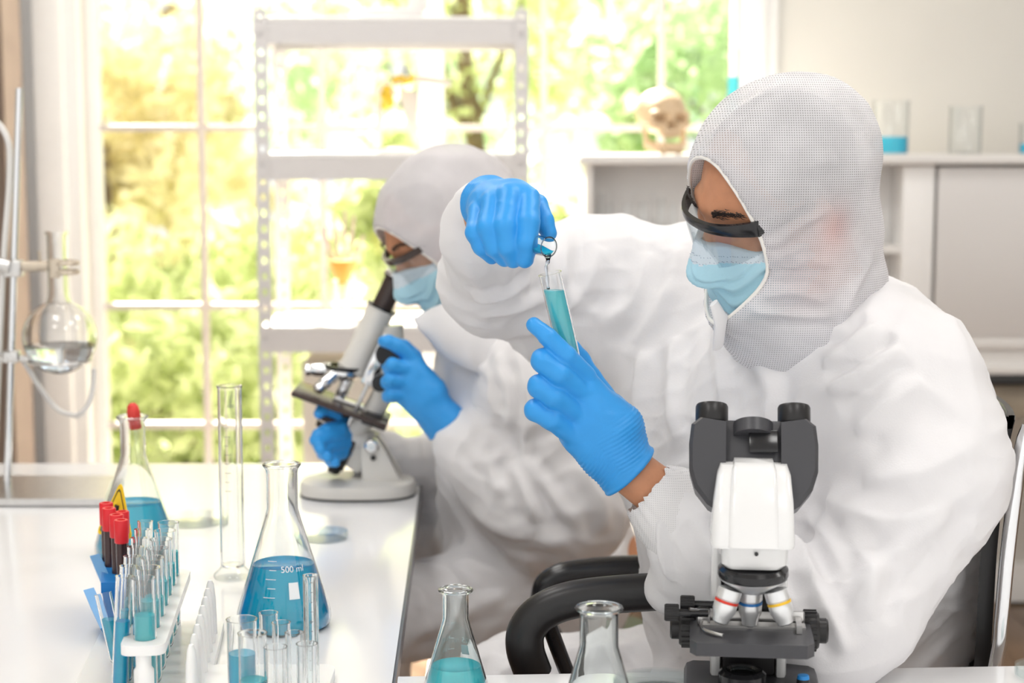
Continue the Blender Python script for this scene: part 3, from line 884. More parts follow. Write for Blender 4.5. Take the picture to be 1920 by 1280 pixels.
b = MB(); b.box((xr - 0.009, (CF + CB) / 2, (zc0 + zcb) / 2), (0.018, CB - CF, zc0 - zcb)); b.build('side_panel', 'cabinet_white', cab)
mo = MB()
for (p0, p1, dy) in ((632, 655, 0.0), (655, 684, 0.012), (684, 702, -0.006)):
    mo.box(((cx(1086) + xr) / 2, (CF + CB) / 2 + dy / 2, (wz(p0, CF) + wz(p1, CF)) / 2), (xr - cx(1086), CB - CF - dy, wz(p0, CF) - wz(p1, CF)), bev=0.003)
mo.build('base_moulding', 'cabinet_white', cab)
# desk carrying the cabinet
dk = thing('desk', 'black-topped wooden desk carrying the white cabinet', 'desk', None, (0, 0, 0))
zd = wz(702, CF) - 0.001
MB().box(((cx(1080) + xr) / 2 + .02, (CF + CB) / 2, zd - 0.014), (xr - cx(1080) + .06, CB - CF + 0.02, 0.026), bev=0.003).build('desk_top', 'black_top', dk)
MB().box(((cx(1090) + xr) / 2 + .02, (CF + CB) / 2 + 0.01, zd - 0.027 - 0.045), (xr - cx(1090), CB - CF - 0.03, 0.09), bev=0.003).build('apron', 'tan_wood', dk)
for x in (cx(1100), xr - 0.05):
    for y in (CF + 0.05, CB - 0.05):
        MB().box((x, y, (zd - 0.11) / 2 + 0.001), (0.05, 0.05, zd - 0.114), bev=0.004).build('leg', 'tan_wood', dk)

# the skull
def sculpt_skull():
    c = W(1243, 232, 4.55)
    yaw = math.radians(12)
    s = 0.97
    f = Field((-.095, -.115, -.105), (.095, .115, .105), 0.0024)
    f.add(Ell((0, 0.022, 0.028), (0.066, 0.082, 0.066)), 0.0)
    f.add(Ell((0, -0.035, 0.012), (0.052, 0.045, 0.052)), 0.02)
    for sx in (-1, 1):
        f.add(Cone((sx * .022, -.074, .016), (sx * .046, -.062, .013), .009, .008), .008)
        f.add(Cone((sx * .046, -.060, .010), (sx * .048, -.058, -.016), .008, .008), .006)
        f.add(Cone((sx * .022, -.072, -.020), (sx * .046, -.060, -.020), .010, .009), .008)
        f.add(Cone((sx * .050, -.055, -.020), (sx * .062, -.012, -.015), .007, .005), .004)
    f.add(Ell((0, -.058, -.034), (.030, .026, .024)), 0.012)
    f.add(Cone((-.018, -.074, -.045), (.018, -.074, -.045), .012, .012), .008)
    f.add(Cone((0, -.078, .014), (0, -.086, -.004), .006, .006), .006)
    for sx in (-1, 1):
        f.sub(Ell((sx * .028, -.086, -.002), (.0175, .032, .0145)), .004)
        f.sub(Ell((sx * .052, -.030, -.048), (.016, .036, .022)), .004)
    f.sub(Ell((-.0052, -.086, -.022), (.0065, .022, .011)), .003); f.sub(Ell((.0052, -.086, -.022), (.0065, .022, .011)), .003)
    jaw = []
    for sx in (-1, 1):
        jaw += [Cone((sx * .055, -.008, -.022), (sx * .050, -.018, -.070), .0085, .009, ((1, 0, 0), 1.4)), Cone((sx * .050, -.018, -.072), (sx * .022, -.070, -.088), .010, .0115, ((0, 0, 1), .75))]
    jaw.append(Cone((-.022, -.070, -.086), (.022, -.070, -.086), .013, .013, ((0, 0, 1), .8)))
    f.group(jaw, .006, .001)
    f.sub(Cone((-.034, -.095, -.0595), (.034, -.095, -.0595), .0026, .0026), .001)
    v, q = f.mesh(); v = relax(v, q, 1)
    R = np.array(Matrix.Rotation(yaw, 3, 'Z') @ Matrix.Rotation(math.radians(-4), 3, 'X'))
    v = (v * s) @ R.T
    v = v * np.array([1.02, 1.0, 0.93])
    lo = v[:, 2].min()
    o = tag(mesh_obj('skull', v, q, 'bone'), 'bone-coloured model skull sitting on the white cabinet', 'skull')
    o.location = (c.x, c.y, zc1 - lo)
    return o
sculpt_skull()

# ================================================================ glassware builders
def ring_profile(r, z, t=0.002, n=8):
    return [(r + t * math.cos(a), z + t * math.sin(a)) for a in [2 * math.pi * i / n for i in range(n + 1)]]

def open_glass(mb, prof, wall=0.0016, n=40):
    """outer profile -> vessel with wall thickness, open at the top"""
    inner = [(max(r - wall, 0.0), h + (wall if i < 2 else 0)) for i, (r, h) in enumerate(prof)]
    mb.lathe(prof + [(prof[-1][0] - wall, prof[-1][1])] + inner[::-1][1:], n=n)
    return mb

def wrap_text(s, size, radius_at, z, ang, parent, m='print_white', outward=True, loc=(0, 0, 0)):
    """lettering laid round a vessel: letters follow its wall at height z and angle ang"""
    cu = bpy.data.curves.new('lettering', 'FONT'); cu.body = s; cu.size = size; cu.align_x = 'CENTER'; cu.align_y = 'CENTER'
    ob = bpy.data.objects.new('tmp_text', cu); COL.objects.link(ob)
    dg = bpy.context.evaluated_depsgraph_get()
    me = bpy.data.meshes.new_from_object(ob.evaluated_get(dg))
    bpy.data.objects.remove(ob)
    for v in me.vertices:
        x, y = v.co.x, v.co.y
        zz = z + y; r = radius_at(zz) + 0.0006
        a = ang + x / r
        v.co = (r * math.cos(a), r * math.sin(a), zz)
    me.name = 'lettering'
    me.materials.clear(); me.materials.append(MATS[m])
    return put(bpy.data.objects.new('lettering', me), parent)

def wrap_patch(name, a0, a1, z0, z1, radius_at, parent, m='print_white', n=6, thick=0.0004):
    mb = MB(); vs = []; fs = []
    for i in range(n + 1):
        a = a0 + (a1 - a0) * i / n
        for z in (z0, z1):
            for t in (0.0004, 0.0004 + thick):
                r = radius_at(z) + t
                vs.append((r * math.cos(a), r * math.sin(a), z))
    for i in range(n):
        b = i * 4
        fs += [(b + 1, b + 5, b + 7, b + 3), (b, b + 2, b + 6, b + 4), (b, b + 4, b + 5, b + 1), (b + 2, b + 3, b + 7, b + 6)]
    fs += [(0, 1, 3, 2), (n * 4, n * 4 + 2, n * 4 + 3, n * 4 + 1)]
    return mb.add(vs, fs).build(name, m, parent, smooth=False)

def flask_profile(D, H, neck, rim):
    R = D / 2; rn = neck / 2
    zn = H * 0.70
    pr = [(0, 0), (R * 0.86, 0.0), (R * 0.97, H * 0.018), (R, H * 0.055), (R * 0.985, H * 0.10)]
    for t in (0.2, 0.4, 0.6, 0.8, 0.93):
        pr.append((R * 0.97 + (rn * 1.06 - R * 0.97) * t, H * 0.12 + (zn - H * 0.12) * t))
    pr += [(rn, zn + H * 0.03), (rn, H * 0.95), (rn * 1.06, H * 0.975), (rim / 2, H * 0.99), (rim / 2, H)]
    return pr

def radius_fn(prof):
    def fn(z):
        for (r0, z0), (r1, z1) in zip(prof[:-1], prof[1:]):
            if z0 <= z <= z1 and z1 > z0: return r0 + (r1 - r0) * (z - z0) / (z1 - z0)
        return prof[-1][0]
    return fn

def liquid_body(prof, level, inset=0.0022, base=0.002):
    fn = radius_fn(prof); out = [(0, base)]
    for r, z in prof[1:]:
        if z >= level: break
        out.append((max(r - inset, 0.0005), max(z, base)))
    out += [(fn(level) - inset, level), (fn(level) - inset * 1.6, level - 0.0008), (0, level - 0.001)]
    return out

def erlenmeyer(label, loc, D, H, neck, rim, level=None, liq='liquid_blue', glass='glass_vessel', text=None, tang=0.0, grads=()):
    t = thing('erlenmeyer_flask', label, 'flask', None, loc)
    pr = flask_profile(D, H, neck, rim)
    mb = open_glass(MB(), pr, 0.0018, 48)
    g = mb.build('glass_body', glass, t)
    MB().lathe(ring_profile(rim / 2 - 0.0005, H, 0.0018), n=48).build('rim', glass, t)
    fn = radius_fn(pr)
    if level: MB().lathe(liquid_body(pr, level), n=48).build('liquid', liq, t)
    for (z, a) in grads:
        wrap_patch('graduation_mark', a - 0.10, a + 0.16, z - 0.0004, z + 0.0004, fn, t)
    if text:
        for (s, size, z, a, m) in text: wrap_text(s, size, fn, z, a, t, m)
    return t, fn

def tube_profile(r, L):
    return [(0, 0)] + [(r * math.sin(a), r - r * math.cos(a)) for a in (0.3, 0.6, 0.9, 1.2, math.pi / 2)] + [(r, L * 0.5), (r, L - 0.002), (r * 1.06, L)]

def test_tube(label, loc, r, L, level, liq, direction=(0, 0, 1), group=None, glass='glass_vessel', n=24, name='test_tube', flat_level=True):
    """loc = bottom of the tube, direction = its axis; liquid surface stays level"""
    t = thing(name, label, 'test tube', group, loc)
    ax = Vector(direction).normalized()
    q = Vector((0, 0, 1)).rotation_difference(ax)
    pr = tube_profile(r, L)
    inner = [(max(a - 0.0012, 0), h + (0.0012 if i < 4 else 0)) for i, (a, h) in enumerate(pr)]
    mb = MB().lathe(pr + inner[::-1], (0, 0, 0), ax, n)
    mb.build('glass_wall', glass, t)
    if level:
        ri = r - 0.0016
        m = MB(); vs = []; fs = []
        rings = [(ri * math.sin(a), r - ri * math.cos(a)) for a in (0.35, 0.7, 1.05, math.pi / 2)]
        vs.append(q @ Vector((0, 0, r - ri)))
        for (a, h) in rings:
            for i in range(n):
                th = 2 * math.pi * i / n
                vs.append(q @ Vector((a * math.cos(th), a * math.sin(th), h)))
        # top ring cut level
        for i in range(n):
            th = 2 * math.pi * i / n
            p = q @ Vector((ri * math.cos(th), ri * math.sin(th), 0))
            c = q @ Vector((0, 0, level))
            lam = (c.z - p.z) / ax.z if abs(ax.z) > 0.2 else level
            vs.append(p + ax * lam)
        vs.append(q @ Vector((0, 0, level)))
        for i in range(n): fs.append((0, 1 + (i + 1) % n, 1 + i))
        for k in range(len(rings)):
            for i in range(n):
                j = (i + 1) % n; a = 1 + k * n; b = a + n
                fs.append((a + i, a + j, b + j, b + i))
        last = 1 + len(rings) * n
        for i in range(n): fs.append((last + i, last + (i + 1) % n, len(vs) - 1))
        m.add(vs, fs).build('liquid', liq, t, angle=50)
    return t

# ================================================================ tables
def P3(v): return tuple(v)
lt = thing('lab_table', 'glossy white lab table carrying the round-bottom flask stand', 'table', None, (0, 0, 0))
a = T(735, 1280); b = T(783, 940)
dirv = (b - a).normalized()
far = 3.27
pA = a - dirv * ((a.y - 0.85) / dirv.y); pB = a + dirv * ((far - a.y) / dirv.y)
pC = Vector((-1.75, far, ZT)); pD = Vector((-1.75, 0.85, ZT))
top = [p - Vector((0, 0, 0.002)) for p in (pA, pB, pC, pD)]
top = [Vector((p.x, p.y, ZT)) for p in (pA, pB, pC, pD)]
MB().prism(top, (0, 0, -0.028)).build('table_top', 'table_white', lt, smooth=False)
eb = MB()
def edge_strip(p, q, th=0.0035):
    d = (q - p).normalized(); nrm = Vector((d.y, -d.x, 0))
    eb.prism([p + nrm * 0.0002 + Vector((0, 0, -0.004)), q + nrm * 0.0002 + Vector((0, 0, -0.004)), q + nrm * th + Vector((0, 0, -0.004)), p + nrm * th + Vector((0, 0, -0.004))], (0, 0, -0.026))
edge_strip(pA, pB)
eb.build('edge_band', 'table_edge', lt, smooth=False)
for (x, y) in ((pA.x - 0.05, 0.95), (pB.x - 0.05, far - 0.08), (-1.68, 0.95), (-1.68, far - 0.08)):
    MB().box((x, y, 0.36), (0.05, 0.05, 0.72), bev=0.004).build('leg', 'dark_grey_metal', lt)
MB().box((pB.x - 0.02, 2.1, 0.698), (0.012, 2.2, 0.046)).build('apron', 'table_edge', lt)

ft = thing('lab_bench', 'white bench carrying the black-eyepiece microscope and the two small conical flasks', 'table', None, (0, 0, 0))
e0 = T(736, 1268); e1 = T(1920, 1248)
dv = (e1 - e0).normalized()
q0 = Vector((pA.x + (e0.y - pA.y) * dirv.x / dirv.y + 0.006, e0.y, ZT)); q1 = e0 + dv * 1.5
MB().prism([Vector((q0.x, q0.y, ZT)), q1, Vector((q1.x, 1.0, ZT)), Vector((q0.x + 0.03, 1.0, ZT))], (0, 0, -0.028)).build('table_top', 'table_white', ft, smooth=False)
for (x, y) in ((q0.x + 0.10, q0.y - 0.06), (q1.x - 0.05, q1.y - 0.06), (q0.x + 0.10, 1.06), (q1.x - 0.05, 1.06)):
    MB().box((x, y, 0.36), (0.04, 0.04, 0.72), bev=0.004).build('leg', 'dark_grey_metal', ft)

# ================================================================ flasks and cylinders on the tables
c = T(533, 1172)
f1, fn1 = erlenmeyer('large conical flask of bright blue liquid beside the glass cylinder', (c.x, c.y, ZT), 0.122, 0.212, 0.040, 0.047, 0.083, 'liquid_blue', text=[('500 ml', 0.011, 0.084, -1.15, 'print_white')], grads=())
wrap_patch('print_patch', -1.30, -1.04, 0.048, 0.068, fn1, f1)
for k in range(6): wrap_patch('graduation_mark', -1.75 - (0.12 if k % 2 else 0.2), -1.65, 0.05 + k * 0.011, 0.0506 + k * 0.011, fn1, f1)
c = T(255, 1040)
f2, fn2 = erlenmeyer('conical flask of cyan liquid holding a red-bulbed dropper', (c.x, c.y, ZT), 0.122, 0.212, 0.038, 0.046, 0.082, 'liquid_cyan')
# dropper standing in the flask
dp = thing('dropper', 'glass dropper with a red rubber bulb standing in the conical flask', 'dropper', None, (c.x, c.y, ZT + 0.012))
a0 = Vector((0.022, 0.01, 0)); a1 = Vector((0.003, 0.0, 0.196))
MB().lathe([(0, 0), (0.0012, 0), (0.0018, 0.02), (0.0032, 0.04), (0.0032, 0.196), (0, 0.196)], a0, a1 - a0, 14).build('glass_stem', 'glass', dp)
MB().lathe([(0, 0), (0.0088, 0), (0.0092, 0.004), (0.0085, 0.010), (0.0098, 0.014), (0.0098, 0.026), (0.008, 0.035), (0.004, 0.039), (0, 0.040)], a0 + (a1 - a0) * 0.93, a1 - a0, 22).build('rubber_bulb', 'bulb_red', dp)

# tall glass cylinder
c = T(437, 1083)
gc = thing('graduated_cylinder', 'tall empty glass cylinder on a wide foot by the blue flask', 'cylinder', None, (c.x, c.y, ZT))
MB().lathe([(0, 0.018), (0.0160, 0.018), (0.0172, 0.0195), (0.0172, 0.022), (0.0172, 0.023), (0.0172, 0.274), (0.0172, 0.275), (0.0185, 0.279), (0.0172, 0.2795), (0.0158, 0.277), (0.0158, 0.276), (0.0158, 0.0225), (0.0158, 0.0215), (0.0150, 0.0208), (0.0, 0.0205)], n=40).build('glass_body', 'glass_vessel', gc)
MB().lathe([(0, 0.0005), (0.026, 0.0005), (0.0275, 0.004), (0.0265, 0.007), (0.021, 0.012), (0.0165, 0.0175), (0.0, 0.0178)], n=40).build('foot', 'glass', gc)
fnc = lambda z: 0.0172
for k in range(9): wrap_patch('graduation_mark', -1.9, -1.55 if k % 2 else -1.4, 0.13 + k * 0.013, 0.1306 + k * 0.013, fnc, gc, 'print_dark')
wrap_text('100', 0.007, fnc, 0.252, -1.35, gc, 'print_dark')

# petri dish behind the blue flask, clear dish further left
def petri(label, loc, R, h, glass='glass_dish', group=None):
    t = thing('petri_dish', label, 'petri dish', group, loc)
    MB().lathe([(0, 0), (R * 0.95, 0), (R * 0.95, h * 0.8), (R * 0.95 - 0.0015, h * 0.8), (R * 0.95 - 0.0015, 0.0015), (0, 0.0015)], n=44).build('dish', glass, t)
    MB().lathe([(0, h), (R, h), (R, h * 0.25), (R - 0.0015, h * 0.25), (R - 0.0015, h - 0.0015), (0, h - 0.0015)], n=44).build('lid', glass, t)
    return t
c = T(610, 1010); petri('covered glass petri dish behind the large blue flask', (c.x, c.y, ZT), 0.036, 0.014)
c = T(368, 980); petri('clear petri dish between the dropper flask and the cylinder', (c.x, c.y, ZT), 0.046, 0.014)
c = T(1235, 1300); petri('glass petri dish beside the empty conical flask', (c.x, c.y, ZT), 0.048, 0.016)
c = T(1940, 1254); petri('glass petri dish on the white bench near the chrome chair frame', (c.x, c.y - 0.03, ZT), 0.032, 0.014)

# front flasks
c = T(855, 1300)
f3, fn3 = erlenmeyer('small conical flask with cyan liquid and white graduations', (c.x, c.y, ZT), 0.074, 0.121, 0.0295, 0.0375, 0.034, 'liquid_turquoise', 'glass_real',
    text=[('125 ml', 0.0095, 0.056, 1.28, 'print_white'), ('100', 0.007, 0.058, 2.12, 'print_white'), ('75', 0.007, 0.044, 2.1, 'print_white'), ('125', 0.007, 0.078, 2.1, 'print_white')],
    grads=[(0.0585, 1.78), (0.0445, 1.78), (0.078, 1.78)])
wrap_patch('print_patch', 1.02, 1.36, 0.038, 0.050, fn3, f3)
c = T(1122, 1400)
f4, fn4 = erlenmeyer('empty clear conical flask beside the black-eyepiece microscope', (c.x, c.y, ZT), 0.094, 0.148, 0.040, 0.047, None, glass='glass_real')

# ================================================================ round-bottom flask on its stand
st = thing('ring_stand', 'steel laboratory stand with two rods and a clamp', 'stand', None, (0, 0, 0))
bs = [T(-60, 950), T(196, 950), T(214, 905), T(-40, 905)]
MB().prism([p + Vector((0, 0, 0.002)) for p in bs], (0, 0, 0.012)).build('base_plate', 'brushed_steel', st, smooth=False)
rb = T(14, 922)
rod_top = W(36, 165, rb.y + 0.02)
MB().cyl(rb + Vector((0, 0, 0.01)), rod_top, 0.0065, n=16).build('rod', 'chrome', st)
MB().tube(smooth_path([T(0, 922) + Vector((-.02, .03, 0.01)), W(5, 520, rb.y + .04), W(18, 330, rb.y + .05), W(10, 250, rb.y + .05), W(-40, 200, rb.y + .05)], 6), 0.0055, 10).build('hose', 'tubing', st)
Yc = rb.y + 0.005
MB().tube(smooth_path([W(176, 690, Yc + .04), W(174, 725, Yc + .04), W(166, 758, Yc + .04), W(150, 776, Yc + .04), W(138, 778, Yc + .05), W(100, 760, Yc + .06), W(40, 672, Yc + .03)], 6), 0.0045, 10).build('hose', 'tubing', st)
MB().box(W(25, 503, Yc), (0.034, 0.03, 0.03), bev=0.005).build('clamp_boss', 'brushed_steel', st)
MB().cyl(W(-8, 495, Yc - 0.02), W(18, 500, Yc - 0.02), 0.011, n=18).build('thumb_screw', 'brushed_steel', st)
MB().tube([W(25, 500, Yc), W(95, 498, Yc)], [0.010, 0.009], 12).build('clamp_arm', 'clamp_tan', st)
MB().cyl(W(75, 490, Yc), W(73, 470, Yc), 0.003, n=8).build('clamp_lever', 'clamp_tan', st)
MB().box(W(103, 503, Yc - 0.018), (0.018, 0.010, 0.034), bev=0.003).build('clamp_jaw', 'clamp_tan', st)
for dz in (-0.010, 0.006):
    c = W(122, 499, Yc)
    pts = [(c.x + 0.0215 * math.cos(a), c.y + 0.0215 * math.sin(a), c.z + dz) for a in [math.radians(-150 + k * 20) for k in range(15)]]
    MB().tube(pts, 0.0045, 8, flat=1.0).build('clamp_finger', 'clamp_tan', st)
MB().box(W(22, 668, Yc), (0.03, 0.028, 0.022), bev=0.005).build('clamp_boss', 'brushed_steel', st)
MB().tube([W(-20, 672, Yc), W(60, 672, Yc)], 0.006, 10).build('ring_arm', 'brushed_steel', st)
c = W(112, 672, Yc)
MB().tube([(c.x + 0.052 * math.cos(a), c.y + 0.052 * math.sin(a), c.z - 0.004) for a in [2 * math.pi * k / 40 for k in range(40)]], 0.0035, 8, closed=True).build('support_ring', 'brushed_steel', st)
c = W(112, 632, Yc)
rf = thing('round_flask', 'round-bottom flask of clear water held in the stand clamp', 'flask', None, (c.x, c.y, c.z))
R = 0.0655
pr = [(R * math.sin(a), -R * math.cos(a)) for a in [math.radians(d) for d in (0, 10, 25, 40, 55, 70, 85, 100, 115, 130, 145, 155, 160)]]
pr = pr + [(0.0185, R + 0.006), (0.0175, R + 0.02), (0.0175, 0.180), (0.0205, 0.184), (0.0205, 0.187)]
inner = [(max(r - 0.0016, 0), z + (0.0016 if i < 3 else 0)) for i, (r, z) in enumerate(pr)]
MB().lathe(pr + inner[::-1], n=44).build('glass_body', 'glass_vessel', rf)
lv = -0.014
lp_ = [((R - 0.002) * math.sin(a), -(R - 0.002) * math.cos(a)) for a in [math.radians(d) for d in (0, 12, 25, 38, 50, 60, 70, 77.2)]]
MB().lathe(lp_ + [(0, lp_[-1][1])], n=44).build('water', 'water', rf)

# ================================================================ tube racks on the left table
ZP = 0.832                                     # plate height of the white rack
nR = T(272, 1196, ZP); fR = T(318, 1078, ZP)   # row of holes, near and far
ax = (fR - nR).normalized(); side = Vector((ax.y, -ax.x, 0))   # side points right
rk = thing('tube_rack', 'white plastic test tube rack with a row of drying pegs', 'tube rack', None, (0, 0, 0))
L = (fR - nR).length
def rounded_plate(mb, p0, p1, half, z, th, rad=0.012, nseg=5):
    d = (p1 - p0).normalized(); s = Vector((d.y, -d.x, 0)); out = []
    L_ = (p1 - p0).length
    for (cxx, cyy, a0) in ((L_ - rad, half - rad, 0), (L_ - rad, -(half - rad), -1), (rad, -(half - rad), -2), (rad, half - rad, -3)):
        for k in range(nseg + 1):
            a = math.radians(90 + a0 * 90 - k * 90 / nseg)
            out.append(p0 + d * (cxx + rad * math.cos(a)) + s * (cyy + rad * math.sin(a)))
    out = [Vector((p.x, p.y, z)) for p in out]
    mb.prism(out, (0, 0, -th))
    return mb
rounded_plate(MB(), nR - ax * 0.03, fR + ax * 0.03, 0.024, ZP, 0.011).build('top_plate', 'rack_white', rk, angle=30)
rounded_plate(MB(), nR - ax * 0.035 - side * 0.025, fR + ax * 0.035 - side * 0.025, 0.062, ZT + 0.012, 0.011).build('base_plate', 'rack_white', rk, angle=30)
for p in (nR - ax * 0.018, fR + ax * 0.018):
    MB().lathe([(0.0, 0), (0.011, 0), (0.011, 0.04), (0.0085, 0.044), (0.0085, ZP - 0.011 - ZT - 0.012), (0, ZP - 0.011 - ZT - 0.012)], (p.x, p.y, ZT + 0.012), n=18).build('post', 'rack_white', rk)
pg = None
for k in range(8):
    p = nR + ax * (L * (k - 0.6) / 7) + side * 0.052
    MB().lathe([(0, 0), (0.0078, 0), (0.0066, 0.045), (0.0048, 0.062), (0.0026, 0.068), (0, 0.069)], (p.x, p.y, ZT + 0.0122), n=14).build('drying_peg', 'rack_white', rk)
rounded_plate(MB(), nR - ax * 0.03 + side * 0.052, fR + ax * 0.03 + side * 0.052, 0.0125, ZT + 0.0125, 0.0118, 0.006).build('peg_rail', 'rack_white', rk, angle=30)
for k in range(7):
    p = nR + ax * (L * k / 6)
    test_tube('wide clear test tube of turquoise liquid standing in the white rack plate' if k else 'wide turquoise test tube at the end of the white rack beside the tilted tube', (p.x, p.y, ZT + 0.013), 0.0128, 0.137, [.096, .100, .092, .098, .090, .096, .1][k], 'liquid_turquoise', group='wide tubes in the white rack')
for k in range(7):
    p = nR + ax * (L * k / 6 + 0.012) - side * (0.031 + 0.0005 * k)
    d = Vector((0, 0, 1)) + side * (0.06 - 0.006 * k) + ax * 0.06
    test_tube('slim test tube of blue liquid leaning in the back row of the white rack' if k else 'slim test tube with deep blue liquid leaning beside the blood tube block', (p.x, p.y, ZT + 0.013), 0.0095, 0.135, 0.085, 'liquid_blue' if k == 0 else 'liquid_cyan', d, 'slim tubes leaning in the white rack')
# the tilted tube at the front left
bt = T(224, 1246, ZT + 0.014); tp = W(193, 1112, bt.y + 0.012)
test_tube('tilted test tube of cyan liquid leaning away from the white rack', (bt.x, bt.y, ZT + 0.014), 0.0098, (tp - bt).length, (tp - bt).length * 0.64, 'liquid_cyan', tp - bt)

# blue rack with blood tubes
br = thing('blood_tube_rack', 'blue plastic block rack holding red-capped blood tubes', 'tube rack', None, (0, 0, 0))
ZB = 0.815
n0 = T(189, 1092, ZB); n1 = T(243, 1090, ZB); f0 = T(191, 1046, ZB); f1_ = T(240, 1044, ZB)
MB().prism([n0, n1, f1_, f0], (0, 0, -(ZB - ZT) + 0.0005)).build('block', 'rack_blue', br, smooth=False)
u = (n1 - n0).normalized(); w = (f0 - n0).normalized()
p0 = T(165, 1040, ZB + 0.01); p1 = T(193, 1085, ZB)
for (pa, pb_, dz, th) in (((168, 1042), (190, 1094), 0.042, 0.003), ((156, 1106), (188, 1178), 0.036, 0.003)):
    A = T(pa[0], pa[1], ZB + 0.004 if pa[1] < 1090 else ZT + 0.055); B = T(pb_[0], pb_[1], ZB - 0.004 if pa[1] < 1090 else ZT + 0.03)
    MB().prism([A, B, B + Vector((0.004, 0.02, -0.022)), A + Vector((0.004, 0.02, -0.030))], (0.012, 0.006, 0.002)).build('end_wing', 'card_blue', br, smooth=False)
cap_c = [(230, 974, 0), (221, 964, 0), (232, 958, 1), (207, 952, 2), (202, 942, 3)]
for i, (px, py, k) in enumerate(cap_c):
    Yb = [n0.y + 0.022, n0.y + 0.050, n0.y + 0.085, n0.y + 0.085, n0.y + 0.115][i]
    top_ = W(px - 3, py, Yb)
    zt_ = top_.z
    b = thing('blood_tube', 'red-capped glass tube of dark blood standing in the blue block' if i else 'red-capped blood tube in the blue block, closest to the leaning blue tube', 'blood tube', 'blood tubes in the blue block', (top_.x, Yb, ZB - 0.012))
    h = zt_ - (ZB - 0.012)
    MB().lathe([(0, 0), (0.004, 0.0), (0.0075, 0.004), (0.0075, h - 0.026), (0, h - 0.026)], n=18).build('glass_wall', 'blood', b)
    MB().lathe([(0, h - 0.030), (0.0088, h - 0.030), (0.0092, h - 0.028), (0.0092, h - 0.001), (0.0085, h), (0.0055, h), (0.005, h - 0.004), (0, h - 0.004)], n=20).build('cap', 'cap_red', b)

# yellow warning sign
ys = thing('warning_sign', 'yellow triangular hazard sign standing behind the blood tubes', 'sign', None, (0, 0, 0))
Ysg = n0.y + 0.15
A = W(226, 901, Ysg); B = W(247, 1012, Ysg - 0.02); C = W(180, 1000, Ysg + 0.03)
def tri(A, B, C, s, rad=0.10):
    g = (A + B + C) / 3; pts = []
    for P, Q, Rr in ((A, C, B), (B, A, C), (C, B, A)):
        P_ = g + (P - g) * s; Q_ = g + (Q - g) * s; R_ = g + (Rr - g) * s
        pts += [P_ + (Q_ - P_) * rad, P_ * 0.94 + (Q_ * .5 + R_ * .5) * 0.06, P_ + (R_ - P_) * rad]
    return pts
nrm = (B - A).cross(C - A).normalized()
if nrm.y > 0: nrm = -nrm
MB().prism(tri(A, B, C, 1.0), -nrm * 0.002).build('panel', 'sign_yellow', ys, smooth=False)
t1 = tri(A, B, C, 0.86); t2 = tri(A, B, C, 0.80)
mb = MB()
for i in range(9):
    j = (i + 1) % 9
    mb.prism([t1[i] + nrm * 0.0001, t1[j] + nrm * 0.0001, t2[j] + nrm * 0.0001, t2[i] + nrm * 0.0001], nrm * 0.0004)
mb.build('border', 'sign_black', ys, smooth=False)
g = (A + B + C) / 3
MB().tube([g + (A - g) * 0.35, g + (B + C - A - g) * 0.15], [0.004, 0.003], 8).build('pictogram', 'sign_black', ys)
lowz = min(B.z, C.z)
ps = (B + C) / 2
MB().cyl((ps.x, ps.y + 0.004, ZT), (g.x, g.y + 0.004, g.z), 0.002, n=8).build('stake', 'sign_black', ys)

# ================================================================ cluster of tubes in front of the blue flask
cr = thing('tube_stand', 'low white stand holding a cluster of clear tubes', 'tube rack', None, (0, 0, 0))
ca = T(500, 1290)
rounded_plate(MB(), Vector((ca.x - 0.075, ca.y + 0.005, ZT)), Vector((ca.x + 0.075, ca.y + 0.005, ZT)), 0.045, ZT + 0.013, 0.0125, 0.015).build('base_plate', 'rack_white', cr, angle=30)
tl = [(453, 1160, 1.80, 0.0162, 0.060, 'wide clear tube of cyan liquid on the low white stand'),
      (503, 1148, 1.86, 0.0105, 0.0, 'clear thick-walled empty tube on the low stand, tallest of the round ones'),
      (473, 1186, 1.755, 0.0150, 0.045, 'clear tube of turquoise liquid before the wide cyan tube'),
      (527, 1166, 1.83, 0.0100, 0.0, 'slim empty glass tube next to the tallest empty tube on the low stand'),
      (552, 1185, 1.80, 0.0100, 0.0, 'slim empty glass tube between the other empties on the low white stand'),
      (516, 1212, 1.75, 0.0120, 0.0, 'shortest and widest of the empty tubes on the low white stand'),
      (575, 1206, 1.77, 0.0110, 0.0, 'short empty glass tube beside the graduated thick-walled tube')]
for i, (px, py, Y, r, lev, lab) in enumerate(tl):
    tp = W(px, py, Y)
    test_tube(lab, (tp.x, Y, ZT + 0.0135), r, tp.z - ZT - 0.0135, lev, 'liquid_cyan' if i == 0 else 'liquid_turquoise', group='empty tubes on the low stand' if lev == 0 and i > 2 else None)
tp = W(582, 1078, 1.84)
pp = thing('glass_pipette', 'tall thick-walled graduated glass tube standing before the blue flask', 'pipette', None, (tp.x, 1.84, ZT + 0.0135))
hh = tp.z - ZT - 0.0135
MB().lathe([(0, 0), (0.0082, 0), (0.0085, 0.003), (0.0085, hh - 0.002), (0.0090, hh), (0.0060, hh), (0.0042, hh - 0.008), (0.0042, 0.01), (0, 0.008)], n=28).build('glass_body', 'glass_real', pp)
for k in range(10): wrap_patch('graduation_mark', -1.5, -1.2, 0.03 + k * 0.011, 0.0305 + k * 0.011, lambda z: 0.0085, pp, 'print_dark')
wrap_text('8', 0.006, lambda z: 0.0085, 0.062, -1.45, pp, 'print_dark'); wrap_text('6', 0.006, lambda z: 0.0085, 0.085, -1.45, pp, 'print_dark')

